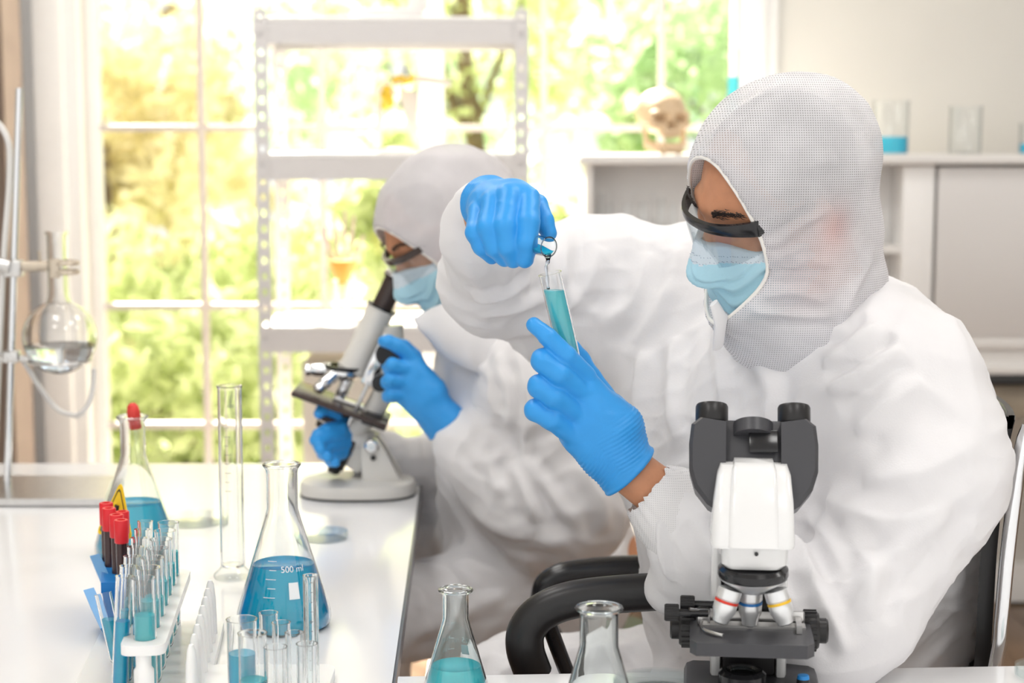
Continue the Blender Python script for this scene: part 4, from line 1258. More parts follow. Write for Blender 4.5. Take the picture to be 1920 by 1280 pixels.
# ================================================================ beakers on the cabinet
def beaker(label, px, y0, y1, wpx, Y, level, liq):
    c = W(px, y1, Y)
    k = (W(px + wpx / 2, y1, Y) - W(px - wpx / 2, y1, Y)).length / 2
    h = W(px, y0, Y).z - W(px, y1, Y).z
    t = thing('beaker', label, 'beaker', None, (c.x, Y, zc1))
    MB().lathe([(0, 0), (k * 0.93, 0), (k, 0.006), (k, h - 0.004), (k * 1.07, h), (k * 1.03, h + 0.001), (k - 0.002, h - 0.006), (k - 0.002, 0.006), (0, 0.003)], n=40).build('glass_body', 'glass', t)
    if level: MB().lathe([(0, 0.0032), (k * 0.9, 0.0035), (k - 0.0025, 0.008), (k - 0.0025, level), (0, level)], n=40).build('liquid', liq, t)
    return t
beaker('glass beaker a third full of cyan liquid on the cabinet', 1669, 190, 290, 66, 4.50, 0.046, 'liquid_cyan')
beaker('empty clear glass beaker on the cabinet', 1809, 196, 285, 60, 4.55, None, None)
beaker('small beaker of cyan liquid at the end of the cabinet', 1936, 228, 285, 50, 4.55, 0.028, 'liquid_cyan')
c = W(1373, 290, 4.60)
t = thing('measuring_cylinder', 'slim measuring cylinder of turquoise liquid standing on the cabinet by the window', 'cylinder', None, (c.x, 4.60, zc1))
h = W(1373, 92, 4.60).z - zc1
MB().lathe([(0, 0), (0.030, 0), (0.031, 0.006), (0.016, 0.014), (0.0165, 0.02), (0.0165, h), (0.0150, h), (0.0150, 0.02), (0, 0.016)], n=28).build('glass_body', 'glass', t)
MB().lathe([(0, 0.017), (0.0145, 0.021), (0.0145, W(1373, 144, 4.6).z - zc1), (0, W(1373, 144, 4.6).z - zc1)], n=28).build('liquid', 'liquid_turquoise', t)
# glass tubes on the inner shelf of the cabinet
for i, px in enumerate((1128, 1142, 1176, 1206, 1240, 1262)):
    tp = W(px, 362 if i == 0 else (380 if i != 4 else 372), CF + 0.07)
    test_tube('empty glass tube standing inside the open cabinet bay' if i else 'tallest empty glass tube inside the open cabinet bay', (tp.x, CF + 0.07, zsh + 0.010), 0.0085, tp.z - zsh - 0.010, 0, None, group='tubes in the cabinet bay')

# ================================================================ binocular microscope on the front table
ms = thing('microscope', 'white and black binocular microscope with three ringed objectives', 'microscope', None, (0.2585, 1.803, ZT))
ms.rotation_euler = (0, 0, math.radians(-6))
def rx(d): return Matrix.Rotation(math.radians(d), 3, 'X')
def ry(d): return Matrix.Rotation(math.radians(d), 3, 'Y')
# base
b = MB(); b.box((0.004, 0.045, 0.0165), (0.150, 0.120, 0.032), bev=0.010); b.box((0.0, -0.04, 0.016), (0.085, 0.12, 0.031), bev=0.010)
b.build('base', 'dark_grey_metal', ms)
MB().lathe([(0, 0), (0.026, 0), (0.026, 0.022), (0.022, 0.026), (0.018, 0.026), (0.016, 0.021), (0, 0.021)], (-0.008, -0.005, 0.029), n=32).build('lamp_collar', 'black_gloss', ms)
MB().lathe([(0.0155, 0), (0.012, 0.004), (0.006, 0.0065), (0, 0.007)], (-0.008, -0.005, 0.0505), n=24).build('lamp_lens', 'glass_teal', ms)
MB().lathe([(0, 0), (0.0075, 0), (0.007, 0.014), (0, 0.014)], (0.058, 0.0, 0.031), n=20).build('dimmer_knob', 'black_plastic', ms)
MB().lathe([(0, 0), (0.0068, 0), (0.006, 0.004), (0, 0.0045)], (0.058, 0.0, 0.0452), n=20).build('dimmer_cap', 'blue_cap', ms)
# arm
a = MB(); a.box((-0.036, 0.062, 0.11), (0.012, 0.045, 0.160), bev=0.005); a.box((0.036, 0.062, 0.11), (0.012, 0.045, 0.160), bev=0.005); a.box((0, 0.080, 0.12), (0.08, 0.02, 0.17), bev=0.006)
a.box((0, 0.05, 0.192), (0.075, 0.09, 0.036), bev=0.012)
a.build('arm', 'scope_white', ms)
MB().box((0, 0.052, 0.09), (0.058, 0.03, 0.11), bev=0.004).build('focus_rack', 'black_plastic', ms)
# stage
s = MB()
pts = [(-0.065, -0.044), (-0.058, -0.056), (0.058, -0.056), (0.066, -0.044), (0.066, 0.056), (-0.060, 0.056), (-0.065, 0.048)]
s.prism([(x, y, 0.084) for x, y in pts], (0, 0, 0.0145))
s.box((0.015, 0.02, 0.077), (0.09, 0.06, 0.014), bev=0.003)
s.build('stage', 'dark_grey_metal', ms, angle=25)
# mechanical slide holder
h = MB()
h.box((0.004, 0.012, 0.0998), (0.112, 0.018, 0.0025)); h.box((0.004, 0.030, 0.1045), (0.112, 0.004, 0.012)); h.box((0.052, 0.004, 0.1035), (0.006, 0.036, 0.009)); h.box((0.05, 0.026, 0.106), (0.018, 0.006, 0.014), bev=0.002)
h.box((-0.050, 0.020, 0.107), (0.014, 0.022, 0.016), bev=0.002)
h.build('slide_holder', 'brushed_steel', ms, angle=25)
MB().tube(smooth_path([(-0.048, 0.02, 0.104), (-0.054, 0.0, 0.103), (-0.050, -0.018, 0.1015), (-0.040, -0.030, 0.101), (-0.030, -0.036, 0.1005)], 5), 0.0026, 8, flat=0.5).build('slide_clip', 'brushed_steel', ms)
MB().tube([(-0.046, 0.016, 0.112), (-0.066, 0.004, 0.118)], 0.0018, 8).build('clip_lever', 'brushed_steel', ms)
for k, (x, y, z) in enumerate(((-0.058, 0.028, 0.117), (-0.075, 0.010, 0.112))):
    MB().cyl((x - 0.004, y, z), (-0.036 if k == 0 else -0.045, y, z), 0.0042, n=14).build('stage_shaft', 'black_gloss', ms)
    kb = MB(); kb.cyl((x - 0.018, y, z), (x - 0.002, y, z), 0.0088, n=24)
    for i in range(20):
        a_ = 2 * math.pi * i / 20
        kb.box((x - 0.010, y + 0.0088 * math.cos(a_), z + 0.0088 * math.sin(a_)), (0.014, 0.0012, 0.0012))
    kb.build('stage_knob', 'black_plastic', ms)
# coarse focus knobs
for sx in (1, -1):
    kb = MB()
    kb.lathe([(0, 0), (0.020, 0), (0.0215, 0.002), (0.0215, 0.016), (0.019, 0.019), (0.014, 0.019), (0.014, 0.027), (0.012, 0.029), (0, 0.029)], (sx * 0.058, 0.046, 0.086), (sx, 0, 0), 36)
    for i in range(18):
        a_ = 2 * math.pi * i / 18
        kb.box((sx * 0.0672, 0.046 + 0.0215 * math.cos(a_), 0.086 + 0.0215 * math.sin(a_)), (0.014, 0.003, 0.003))
    kb.build('focus_knob', 'black_plastic', ms)
# objectives and nosepiece
def objective(base, d, ring, L=1.0):
    o = MB().lathe([(0, 0), (0.0125, 0), (0.0132, 0.002), (0.0132, 0.012 * L), (0.0122, 0.013 * L), (0.0122, 0.017 * L), (0.0128, 0.018 * L), (0.0126, 0.026 * L), (0.0095, 0.034 * L), (0.0085, 0.040 * L), (0.0060, 0.042 * L), (0.0055, 0.040 * L), (0, 0.040 * L)], base, d, 30).build('objective', 'satin_silver', ms)
    MB().lathe([(0.0123, 0.0135 * L), (0.0131, 0.0138 * L), (0.0131, 0.0165 * L), (0.0123, 0.0168 * L)], base, d, 30).build('colour_ring', ring, o)
objective((-0.022, -0.012, 0.146), (-0.30, -0.10, -1), 'red_ring', 0.93)
objective((0.0, 0.006, 0.142), (0.0, 0.06, -1), 'blue_ring', 1.0)
objective((0.026, -0.012, 0.146), (0.30, -0.10, -1), 'yellow_ring', 0.93)
MB().lathe([(0, 0), (0.016, 0), (0.024, 0.006), (0.036, 0.014), (0.0375, 0.0165), (0, 0.0165)], (0.002, 0.0, 0.142), (0.0, -0.08, 1), 40).build('nosepiece', 'satin_silver', ms)
MB().lathe([(0, 0), (0.0372, 0), (0.0382, 0.002), (0.0378, 0.0085), (0.034, 0.012), (0, 0.012)], (0.002, -0.0012, 0.1588), (0.0, -0.08, 1), 40).build('nosepiece_ring', 'black_gloss', ms)
# neck, head housing
def loft(mb, secs, n=None):
    """stack of closed sections (lists of points)"""
    vs = []; fs = []; k = len(secs[0])
    for s_ in secs: vs += [Vector(p) for p in s_]
    for i in range(len(secs) - 1):
        for j in range(k):
            fs.append((i * k + j, i * k + (j + 1) % k, (i + 1) * k + (j + 1) % k, (i + 1) * k + j))
    fs.append(tuple(range(k))[::-1]); fs.append(tuple(range((len(secs) - 1) * k, len(secs) * k)))
    return mb.add(vs, fs)
def rrect(cx_, cy_, z, hx, hy, r, n=4):
    out = []
    for (sx, sy, a0) in ((1, 1, 0), (-1, 1, 90), (-1, -1, 180), (1, -1, 270)):
        for k in range(n + 1):
            a_ = math.radians(a0 + 90 * k / n)
            out.append((cx_ + sx * (hx - r) + r * math.cos(a_), cy_ + sy * (hy - r) + r * math.sin(a_), z))
    return out
loft(MB(), [rrect(0.002, 0.008, 0.171, 0.030, 0.034, 0.012), rrect(0.002, 0.008, 0.176, 0.0345, 0.038, 0.012), rrect(0.002, 0.008, 0.198, 0.0355, 0.040, 0.012)]).build('neck', 'scope_white', ms)
MB().cyl((0.004, -0.0305, 0.190), (0.004, -0.0335, 0.190), 0.0022, n=12).build('set_screw', 'black_gloss', ms)
hd = MB()
loft(hd, [rrect(0.000, 0.012, 0.196, 0.0435, 0.049, 0.010), rrect(0.000, 0.013, 0.200, 0.0445, 0.050, 0.010), rrect(0.001, 0.028, 0.240, 0.0425, 0.045, 0.010), rrect(0.002, 0.042, 0.266, 0.0395, 0.036, 0.010), rrect(0.002, 0.050, 0.275, 0.036, 0.030, 0.010)])
loft(hd, [rrect(0.001, 0.006, 0.198, 0.0270, 0.0475, 0.006), rrect(0.001, 0.020, 0.240, 0.0255, 0.043, 0.006), rrect(0.002, 0.036, 0.272, 0.0235, 0.036, 0.006), rrect(0.002, 0.044, 0.279, 0.021, 0.030, 0.006)])
hd.build('head_housing', 'scope_white', ms, angle=32)
# binocular body: centre hinge and two prism boxes
tilt = rx(-32)
bn = MB()
bn.box((0.002, 0.068, 0.284), (0.086, 0.034, 0.060), tilt, 0.006)
bn.build('hinge_block', 'dark_grey_metal', ms, angle=30)
MB().cyl((0.002, 0.060, 0.300), (0.002, 0.068, 0.3125), 0.022, n=28).build('hinge_cap', 'dark_grey_metal', ms)
MB().box((0.013, 0.0475, 0.297), (0.032, 0.004, 0.026), tilt, 0.0015).build('hinge_plate', 'black_gloss', ms)
for sx in (-1, 1):
    pb = MB()
    # side shell: rounded outside, coming to a point below
    prof = [(0.030, 0.026), (0.058, 0.030), (0.068, 0.022), (0.0705, 0.0), (0.070, -0.030), (0.064, -0.050), (0.050, -0.068), (0.034, -0.078), (0.030, -0.06)]
    fr_ = []
    up = Vector((0, 0.40, 0.917)); ou = Vector((0, -0.917, 0.40))
    cen = Vector((0.002, 0.062, 0.287))
    A_ = [cen + Vector((sx * x, 0, 0)) + up * z_ + ou * 0.016 for x, z_ in prof]
    B_ = [cen + Vector((sx * x * 0.985, 0, 0)) + up * (z_ * 0.98) - ou * 0.022 for x, z_ in prof]
    C_ = [cen + Vector((sx * (0.030 + (x - 0.030) * 0.90), 0, 0)) + up * (z_ * 0.94) + ou * 0.021 for x, z_ in prof]
    loft(pb, [B_, A_, C_] if sx > 0 else [B_[::-1], A_[::-1], C_[::-1]])
    pb.build('prism_box', 'dark_grey_metal', ms, angle=28)
    e0 = cen + Vector((sx * 0.0455, 0, 0)) + up * 0.018 - ou * 0.004
    ey = MB().lathe([(0, 0), (0.0165, 0), (0.0165, 0.004), (0.0155, 0.0045), (0.0155, 0.010), (0.0176, 0.011), (0.0182, 0.013), (0.0182, 0.029), (0.017, 0.0315), (0.013, 0.032), (0.011, 0.028), (0, 0.028)], e0, up, 32)
    ey = ey.build('eyepiece', 'black_plastic', ms)
    MB().lathe([(0.0, 0.029), (0.006, 0.0288), (0.0108, 0.0284), (0.0108, 0.0278), (0, 0.0278)], e0, up, 24).build('eye_lens', 'glass_teal', ey)

# ================================================================ inclined monocular microscope on the left table
o2 = T(672, 925)
mm_ = thing('microscope', 'cream monocular microscope tilted back, its black eyepiece at the second person', 'microscope', None, (o2.x, o2.y, ZT))
YS = o2.y
def S2(px, py, dy=0.0):
    p = W(px, py, YS); return Vector((p.x - o2.x, dy, p.z - ZT))
bp_ = []
for k in range(40):
    a_ = 2 * math.pi * k / 40
    r_ = 1 / ((abs(math.cos(a_)) ** 2.6 + abs(math.sin(a_)) ** 2.6) ** (1 / 2.6))
    bp_.append((0.102 * r_ * math.cos(a_) , 0.075 * r_ * math.sin(a_)))
loft(MB(), [[(x * 1.0, y * 1.0, 0.002) for x, y in bp_], [(x, y, 0.020) for x, y in bp_], [(x * .97, y * .97, 0.025) for x, y in bp_], [(x * .80, y * .78, 0.030) for x, y in bp_]]).build('base', 'scope_cream', mm_, angle=35)
loft(MB(), [[(x * 1.01, y * 1.01, 0.0) for x, y in bp_], [(x * 1.01, y * 1.01, 0.004) for x, y in bp_]]).build('base_rubber', 'black_plastic', mm_)
# pillar, in side view
pil = [S2(682, 905), S2(757, 903), S2(722, 838), S2(708, 818), S2(690, 816), S2(680, 830)]
m_ = MB()
for dy in (-0.034, 0.018): m_.prism([p + Vector((0, dy, 0)) for p in pil], (0, 0.016, 0))
m_.build('pillar', 'scope_cream', mm_, angle=30)
MB().lathe([(0, 0), (0.013, 0), (0.013, 0.004), (0.010, 0.007), (0.006, 0.008), (0, 0.006)], S2(700, 829, -0.034), (0, -1, 0), 24).build('pivot_bolt', 'chrome', mm_)
MB().cyl(S2(703, 851, -0.034), S2(703, 851, -0.038), 0.005, n=14).build('set_screw', 'black_plastic', mm_)
axv = (S2(745, 515) - S2(655, 703)); axv = Vector((axv.x, 0, axv.z)).normalized()      # optical axis, up
pxv = Vector((axv.z, 0, -axv.x))                                                        # to the right of it
def ap(base, u, v, dy=0.0): return base + axv * u + pxv * v + Vector((0, dy, 0))
E0 = S2(746, 514)
MB().lathe([(0, 0), (0.0215, 0), (0.0225, -0.003), (0.0225, -0.010), (0.019, -0.012), (0.0188, -0.066), (0.0, -0.066)], E0, axv, 28).build('eyepiece_tube', 'brown_black', mm_)
MB().lathe([(0.0, 0.002), (0.020, 0.002), (0.0228, 0.0), (0.0228, -0.006), (0.0, -0.006)], E0, axv, 28).build('eyepiece_rim', 'chrome', mm_)
MB().lathe([(0, -0.064), (0.0262, -0.064), (0.0262, -0.070), (0.0245, -0.072), (0.0245, -0.178), (0.028, -0.184), (0.026, -0.192), (0, -0.192)], E0, axv, 30).build('body_tube', 'scope_cream', mm_)
MB().lathe([(0.0246, -0.063), (0.0275, -0.063), (0.0275, -0.067), (0.0246, -0.067)], E0, axv, 30).build('tube_ring', 'black_gloss', mm_)
N0 = ap(E0, -0.196, -0.012)
MB().lathe([(0, 0.004), (0.032, 0.004), (0.034, 0), (0.034, -0.004), (0.022, -0.014), (0, -0.016)], N0, axv + pxv * -0.35, 30).build('nosepiece', 'chrome', mm_)
MB().lathe([(0.030, 0.010), (0.0355, 0.010), (0.0355, 0.004), (0.030, 0.004)], N0, axv + pxv * -0.35, 30).build('nosepiece_rim', 'black_gloss', mm_)
for (off, d) in ((( -0.022, 0.0), axv * -0.45 + pxv * -0.9), ((-0.012, -0.02), axv * -0.85 + pxv * -0.35 + Vector((0, -0.5, 0))), ((0.012, 0.0), axv * -1.0 + pxv * 0.03)):
    MB().lathe([(0, 0), (0.0125, 0), (0.0125, 0.012), (0.0115, 0.0125), (0.0115, 0.026), (0.0090, 0.036), (0.0105, 0.0365), (0.0105, 0.043), (0.006, 0.047), (0, 0.047)], ap(N0, -0.008, off[0], off[1]), d, 24).build('objective', 'chrome', mm_)
# limb behind the tube
lim = smooth_path([ap(E0, -0.085, 0.030), ap(E0, -0.13, 0.052), ap(E0, -0.19, 0.066), ap(E0, -0.25, 0.062), ap(E0, -0.30, 0.035), S2(700, 828)], 5)
MB().tube(lim, [0.020] * len(lim), 14, flat=1.0).build('limb', 'scope_cream', mm_)
MB().box(ap(E0, -0.15, 0.034), (0.026, 0.030, 0.10), Matrix.Rotation(math.atan2(axv.x, axv.z), 3, 'Y'), 0.004).build('focus_rack', 'chrome', mm_)
MB().cyl(ap(E0, -0.195, 0.036, -0.018), ap(E0, -0.290, 0.036 - 0.0, -0.018), 0.0042, n=12).build('stop_rod', 'chrome', mm_)
for dy in (-0.030, 0.030):
    kb = MB(); kb.cyl(ap(E0, -0.128, 0.045, dy), ap(E0, -0.128, 0.045, dy * 1.9), 0.021, n=28); kb.build('focus_knob', 'black_plastic', mm_)
    kb = MB(); kb.cyl(ap(E0, -0.180, 0.055, dy), ap(E0, -0.180, 0.055, dy * 1.7), 0.015, n=24); kb.build('fine_knob', 'black_plastic', mm_)
# stage
c_ = (S2(553, 727) + S2(730, 790)) / 2
sd = (S2(728, 786) - S2(553, 724)); sd = Vector((sd.x, 0, sd.z)); Ls = sd.length; sd.normalize(); su = Vector((-sd.z, 0, sd.x))
RS = Matrix((sd, Vector((0, 1, 0)), su)).transposed()
MB().box(c_, (Ls, 0.125, 0.010), RS, 0.003).build('stage', 'brown_black', mm_)
MB().box(c_ + sd * (Ls / 2 - 0.022) - su * 0.002, (0.045, 0.08, 0.022), RS, 0.003).build('stage_bracket', 'black_plastic', mm_)
MB().box(c_ + sd * 0.020 + su * 0.0085, (0.075, 0.026, 0.006), RS, 0.001).build('slide_clip', 'brushed_steel', mm_)
MB().lathe([(0, 0), (0.024, 0), (0.024, 0.018), (0.029, 0.022), (0.029, 0.030), (0.027, 0.031), (0.029, 0.032), (0.029, 0.044), (0, 0.044)], c_ - sd * 0.004 - su * 0.005, -su, 28).build('condenser', 'brown_black', mm_)
MB().lathe([(0.0288, 0.0295), (0.0296, 0.0295), (0.0296, 0.0325), (0.0288, 0.0325)], c_ - sd * 0.004 - su * 0.005, -su, 28).build('condenser_band', 'chrome', mm_)
# lower limb and lamp
MB().prism([S2(664, 800, -0.014), S2(690, 812, -0.014), S2(694, 850, -0.014), S2(672, 885, -0.014), S2(650, 870, -0.014)], (0, 0.028, 0)).build('lower_limb', 'scope_cream', mm_, angle=30)
MB().box(S2(652, 850), (0.012, 0.04, 0.062), Matrix.Rotation(math.radians(26), 3, 'Y'), 0.003).build('lamp_plate', 'black_plastic', mm_)
MB().lathe([(0, 0), (0.022, 0), (0.026, 0.006), (0.026, 0.020), (0.014, 0.026), (0, 0.026)], S2(645, 868), (-0.9, 0, 0.42), 24).build('lamp', 'black_gloss', mm_)

# ================================================================ office chair of the front person
ch = thing('office_chair', 'black mesh office chair with chrome side frame and padded arms', 'chair', None, (0.42, 2.26, 0.0))
def CH(v): return Vector(v) - Vector(ch.location)
# chrome side frames
for yy in (2.04, 2.50):
    e_ = [W(1930, 800, yy), W(1917, 835, yy), W(1902, 930, yy), W(1888, 1050, yy), W(1878, 1160, yy), W(1868, 1240, yy)]
    if yy > 2.2: e_ = [Vector((p.x, yy, p.z)) for p in [W(1930, 800, 2.04), W(1917, 835, 2.04), W(1902, 930, 2.04), W(1888, 1050, 2.04), W(1878, 1160, 2.04), W(1868, 1240, 2.04)]]
    low = e_[-1]
    path = e_ + [low + Vector((-0.03, 0, -0.16)), low + Vector((-0.10, 0, -0.24)), low + Vector((-0.20, 0.0, -0.25)), Vector((0.20, yy, low.z - 0.25))]
    MB().tube([CH(p) for p in smooth_path(path, 5)], 0.0085, 12, flat=1.1).build('side_frame', 'chrome', ch)
# mesh back: lattice of threads inside a black border
e_ = smooth_path([W(1897, 792, 2.04), W(1884, 850, 2.04), W(1872, 950, 2.04), W(1862, 1050, 2.04), W(1856, 1150, 2.04), W(1850, 1250, 2.04), W(1840, 1330, 2.04)], 5)
def back_pt(i, u):
    p = e_[i]; y = 2.06 + u * 0.42
    bow = 0.035 * (1 - (2 * u - 1) ** 2)
    return Vector((p.x + bow, y, p.z))
bd = MB()
for (u0, u1) in ((0.0, 0.085), (0.915, 1.0)):
    for i in range(len(e_) - 1):
        q = [back_pt(i, u0), back_pt(i, u1), back_pt(i + 1, u1), back_pt(i + 1, u0)]
        bd.prism([CH(p + Vector((-0.010, 0, 0))) for p in q], (0.020, 0, 0))
for i in (0, len(e_) - 3):
    for k in range(10):
        u0, u1 = k / 10, (k + 1) / 10
        q = [back_pt(i, u0), back_pt(i, u1), back_pt(i + 2, u1), back_pt(i + 2, u0)]
        bd.prism([CH(p + Vector((-0.009, 0, 0))) for p in q], (0.018, 0, 0))
bd.build('back_border', 'black_plastic', ch, angle=60)
th_ = MB()
for k in range(84):
    u = 0.06 + 0.88 * k / 83
    pts = [CH(back_pt(i, u)) for i in range(0, len(e_))]
    th_.tube(pts, 0.0011, 4, cap=False)
for i in range(len(e_) - 1):
    for s_ in range(4):
        t_ = s_ / 4
        pts = [CH(back_pt(i, u) * (1 - t_) + back_pt(i + 1, u) * t_) for u in [0.05 + 0.9 * k / 8 for k in range(9)]]
        th_.tube(pts, 0.0013, 4, cap=False)
o = th_.build('back_mesh', 'black_plastic', ch); o['kind'] = 'stuff'
MB().box(CH((0.43, 2.27, 0.455)), (0.46, 0.40, 0.06), bev=0.025).build('seat', 'black_plastic', ch)
# arms
na = smooth_path([W(1420, 1120, 2.02), W(1300, 1108, 2.02), W(1180, 1112, 2.02), W(1075, 1124, 2.02), W(1018, 1146, 2.02), W(988, 1180, 2.02), W(985, 1218, 2.02), W(1000, 1262, 2.03)], 6)
MB().tube([CH(p) for p in na], 0.0235, 16, flat=0.85).build('armrest', 'black_plastic', ch)
MB().tube([CH(p) for p in smooth_path([W(1020, 1140, 2.02), W(1040, 1200, 2.04), W(1075, 1290, 2.06), W(1120, 1400, 2.1)], 5)], 0.010, 10).build('arm_support', 'black_gloss', ch)
fa = smooth_path([W(1420, 1062, 2.50), W(1210, 1060, 2.50), W(1090, 1068, 2.50), W(1040, 1080, 2.50), W(1018, 1104, 2.50), W(1018, 1160, 2.50), W(1060, 1230, 2.48)], 6)
MB().tube([CH(p) for p in fa], 0.0165, 14, flat=1.1).build('armrest', 'black_gloss', ch)
# pedestal
MB().cyl(CH((0.42, 2.26, 0.43)), CH((0.42, 2.26, 0.12)), 0.028, n=18).build('gas_column', 'black_gloss', ch)
for k in range(5):
    a_ = 2 * math.pi * k / 5 + 0.3
    en = Vector((0.42 + 0.30 * math.cos(a_), 2.26 + 0.30 * math.sin(a_), 0.075))
    MB().tube([CH((0.42, 2.26, 0.13)), CH(en)], [0.026, 0.016], 10).build('star_leg', 'black_gloss', ch)
    tn = Vector((-math.sin(a_), math.cos(a_), 0))
    MB().cyl(CH(en + tn * 0.02 + Vector((0, 0, -0.047))), CH(en - tn * 0.02 + Vector((0, 0, -0.047))), 0.0265, n=18).build('castor', 'black_plastic', ch)

# ================================================================ people
def npv(v): return np.array(v, float)
def frame(f, r):
    """head frame from facing direction and its right-hand direction: rows right, forward, up"""
    f = npv(f); f /= np.linalg.norm(f)
    r = npv(r); r -= f * (r @ f); r /= np.linalg.norm(r)
    u = np.cross(r, f)
    return np.stack([r, f, u])

class Head:
    def __init__(s, C, f, r): s.C = npv(C); s.R = frame(f, r)
    def p(s, x, y, z): return s.C + np.array([x, y, z]) @ s.R
    def d(s, x, y, z): return np.array([x, y, z]) @ s.R
    def loc(s, v): return (v - s.C) @ s.R.T
    def ell(s, c, r): return Ell(s.p(*c), r, s.R)
    def cone(s, a, b, ra, rb=None, sq=None): return Cone(s.p(*a), s.p(*b), ra, rb, None if sq is None else (s.d(*sq[0]), sq[1]))

def head_prims(F, H):
    F.add(H.ell((0, -.015, .035), (.076, .096, .086)), 0.0)
    F.add(H.ell((0, .030, -.030), (.062, .066, .092)), 0.03)
    F.add(H.cone((-.012, .068, -.106), (.012, .068, -.106), .020, .020), .025)
    for sx in (-1, 1):
        F.add(H.cone((sx * .058, -.005, -.055), (sx * .030, .055, -.102), .018, .018), .02)
        F.add(H.cone((sx * .012, .083, .030), (sx * .050, .066, .028), .010, .010), .014)
        F.add(H.ell((sx * .040, .066, -.022), (.022, .018, .018)), .012)
        F.sub(H.ell((sx * .032, .098, .008), (.018, .016, .012)), .010)
        F.add(H.ell((sx * .032, .076, .008), (.013, .013, .013)), .003)
        F.add(H.ell((sx * .079, -.012, -.012), (.009, .018, .030)), .005)
    F.add(H.cone((0, .090, .010), (0, .113, -.034), .008, .013), .008)
    for sx in (-1, 1): F.add(H.ell((sx * .012, .100, -.036), (.009, .010, .008)), .005)
    F.add(H.cone((-.018, .088, -.066), (.018, .088, -.066), .008, .008), .008)

def build_mask(name, H, parent, pale=True, h=0.0026):
    """pleated face mask over nose, mouth and chin"""
    lo = H.C - .19; hi = H.C + .19
    F = Field(lo, hi, h)
    F.add(H.ell((0, .034, -.040), (.075, .072, .098)), 0)
    F.add(H.cone((0, .098, -.006), (0, .118, -.040), .013, .018), .03)
    F.add(H.cone((-.022, .080, -.098), (.022, .080, -.098), .024, .024), .03)
    def cut(c, n): F.sub(Half(H.p(*c), H.d(*n), lo, hi), .002)
    cut((0, .112, .000), (0, 0.36, -1))          # nothing above the nose bridge
    cut((0, .000, 0), (0, 1, -.18))             # nothing behind the cheeks
    v, q = F.mesh(); v = relax(v, q, 2)
    n = normals_of(v, q); L = H.loc(v)
    for z0, w, a in ((-.042, .006, .0035), (-.062, .006, .004), (-.082, .006, .0035), (-.026, .0035, .0012)):
        zz = L[:, 2] - (z0 - 0.10 * np.abs(L[:, 0]) + 0.02 * np.sin(L[:, 0] * 60))
        v = v + n * (a * np.exp(-(zz / w) ** 2) - a * .8 * np.exp(-((zz + 1.6 * w) / w) ** 2))[:, None]
    v = v + n * (0.0012 * gnoise(v * 45))[:, None]
    m = mesh_obj(name, v, q, 'mask_blue', parent)
    m.data.materials.append(MATS['mask_pale'])
    fc = L[q].mean(1)
    zt = -.023 - 0.10 * np.abs(fc[:, 0])
    m.data.polygons.foreach_set('material_index', (fc[:, 2] > zt).astype(np.int32))
    # dashed stitch line along the top band
    st_ = MB()
    surf = v
    for row in (-.014, -.021):
        for k in range(46):
            x = -.064 + .128 * k / 45
            zz = row - 0.10 * abs(x)
            d = (L[:, 0] - x) ** 2 + (L[:, 2] - zz) ** 2 - np.where(n @ H.R[1] > 0, .5, 0)
            i = int(np.argmin(d))
            if d[i] > -.4999: continue
            c = v[i] + n[i] * 0.0003
            t = H.R[0] * .0009
            up = H.R[2] * .0003
            st_.prism([Vector(c - t - up), Vector(c + t - up), Vector(c + t + up), Vector(c - t + up)], Vector(n[i] * .0003))
    st_.build('stitching', 'stitch', m, smooth=False)
    return m

